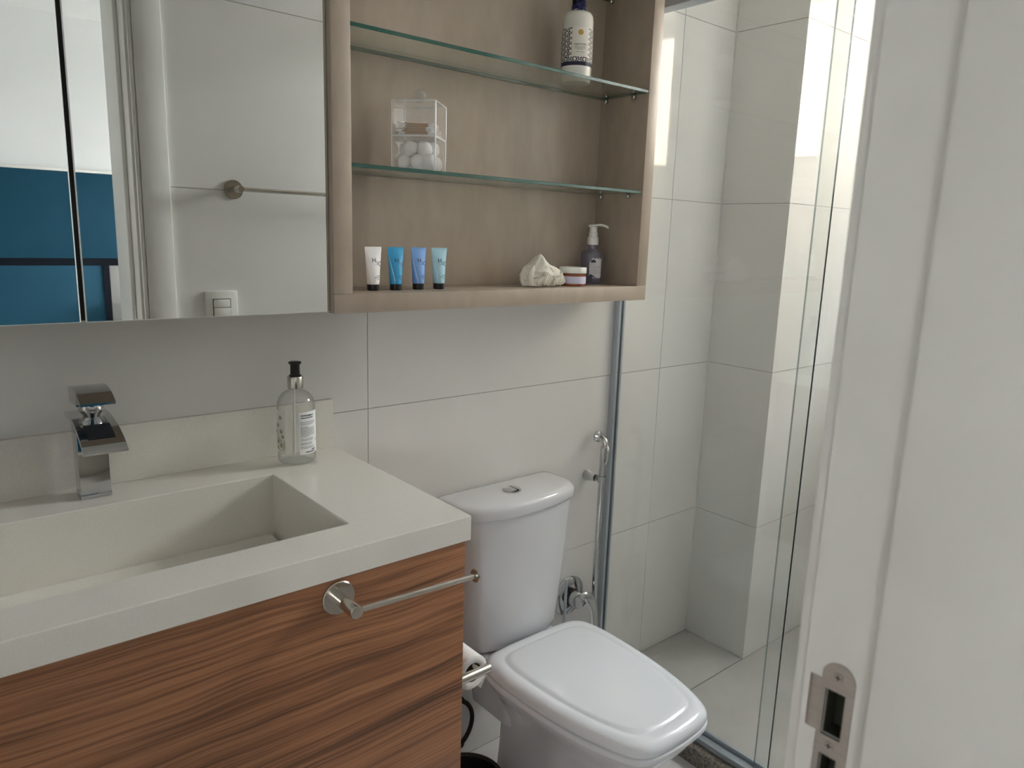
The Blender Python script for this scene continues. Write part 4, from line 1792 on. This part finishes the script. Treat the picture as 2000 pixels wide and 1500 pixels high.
# two stacked clear acrylic boxes
def acrylic_boxes():
    C0 = V(.669, -.1000, 1.5407)
    rz = math.radians(-48)
    MX = Matrix.Translation(C0) @ Matrix.Rotation(rz, 4, 'Z')
    s, h, w = .0455, .0675, .0024

    def box_shell(name, label, z0, parent_loc):
        t = thing(name, label, 'acrylic box', (C0.x, C0.y, C0.z + z0), rz)
        bm = NB()
        for (x0, x1, y0, y1) in ((-s, s, -s, -s + w), (-s, s, s - w, s), (-s, -s + w, -s + w, s - w), (s - w, s, -s + w, s - w)):
            bx(bm, x0, x1, y0, y1, w, h)
        bx(bm, -s, s, -s, s, 0, w)
        obj('walls', bm, 'acrylic', t, world=False, ang=None)
        bm = NB()
        e = .0011  # pale rods along the edges are painted highlights
        for sx in (-1, 1):
            for sy in (-1, 1):
                tube(bm, [(sx * (s - .0006), sy * (s - .0006), .001), (sx * (s - .0006), sy * (s - .0006), h - .0008)], e, 8)
                tube(bm, [(sx * (s - w - .0008), sy * (s - w - .0008), w), (sx * (s - w - .0008), sy * (s - w - .0008), h - .001)], e * .55, 6)
        for z in (.0008, h - .0008):
            for a in range(4):
                q = [(-1, -1), (1, -1), (1, 1), (-1, 1)]
                p0, p1 = q[a], q[(a + 1) % 4]
                tube(bm, [(p0[0] * (s - .0006), p0[1] * (s - .0006), z), (p1[0] * (s - .0006), p1[1] * (s - .0006), z)], e * .8, 8)
        obj('edge_highlights', bm, 'acrylic_edge_glint', t, world=False)
        return t
    box_shell('cotton_ball_box', 'clear acrylic box of cotton balls on the lower glass shelf', 0, None)
    up = box_shell('cotton_swab_box', 'clear acrylic box of cotton swabs with a ball knob, stacked on top', h + .0004, None)
    bm = NB()
    bx(bm, -s, s, -s, s, h, h + .0022)
    lid = obj('lid', bm, 'acrylic', up, world=False, ang=None)
    bm = NB()
    sphere(bm, (0, 0, h + .0150), .0132, 3)
    lathe(bm, [(.0065, h + .0022), (.0045, h + .004), (.0045, h + .0055)], 16)
    obj('knob', orient_out(bm), 'clear_ball', lid, world=False)
    # cotton balls
    me = None
    spots = []
    rnd = random.Random(11)
    r = .0155
    for (x, y, z) in ((-.026, -.026, .0195), (.004, -.027, .0185), (.027, -.024, .0195), (-.027, .004, .0190), (.026, .006, .0190), (0, .002, .0185), (-.025, .027, .019), (.004, .027, .019), (.027, .027, .019),
                      (-.012, -.025, .0455), (.018, -.026, .044), (-.026, .000, .0455), (.004, .002, .0475), (.027, .002, .0460), (-.012, .026, .045), (.018, .027, .045)):
        b = NB()
        bmesh.ops.create_icosphere(b, subdivisions=3, radius=1)
        sd = rnd.uniform(0, 50)
        for v in b.verts:
            d = 1 + .13 * noise.noise(v.co * 1.6 + V(sd, 0, 0)) + .05 * noise.noise(v.co * 5 + V(0, sd, 0))
            v.co = v.co * r * d
        p = MX @ V(x, y, z)
        o = obj('cotton_ball', b, 'cotton', label='white cotton ball in the lower acrylic box', cat='cotton ball', group='cotton balls in the acrylic box', ang=90)
        o.location = p
    # swabs
    b = NB()
    tube(b, [(-.029, 0, 0), (.029, 0, 0)], .0011, 8, 0)
    for sg in (-1, 1):
        lathe(b, [(.0011, -.008), (.0022, -.005), (.0026, 0), (.0021, .004), (.0008, .006)], 10, (sg * .0315, 0, 0), (sg, 0, 0), 1)
    orient_out(b)
    for f in b.faces:
        f.smooth = True
    sm = bpy.data.meshes.new('cotton_swab')
    b.to_mesh(sm)
    b.free()
    sm.materials.append(M['stick'])
    sm.materials.append(M['cotton'])
    k = 0
    for lvl in range(5):
        n = (11, 11, 10, 8, 5)[lvl]
        for i in range(n):
            y = -.0385 + .077 * (i + .5) / n + rnd.uniform(-.001, .001)
            if lvl >= 3:
                y = -.03 + .045 * (i + .5) / n
            z = h + .0004 + w + .0029 + lvl * .0050
            o = obj_me('cotton_swab', sm, label='cotton swab with bamboo stick lying in the upper acrylic box', cat='cotton swab', group='cotton swabs in the acrylic box')
            o.location = MX @ V(rnd.uniform(-.003, .003), y, z + rnd.uniform(0, .0006))
            o.rotation_euler = (0, rnd.uniform(-.03, .03), rz + rnd.uniform(-.035, .035) * (1 + lvl * .6))


acrylic_boxes()
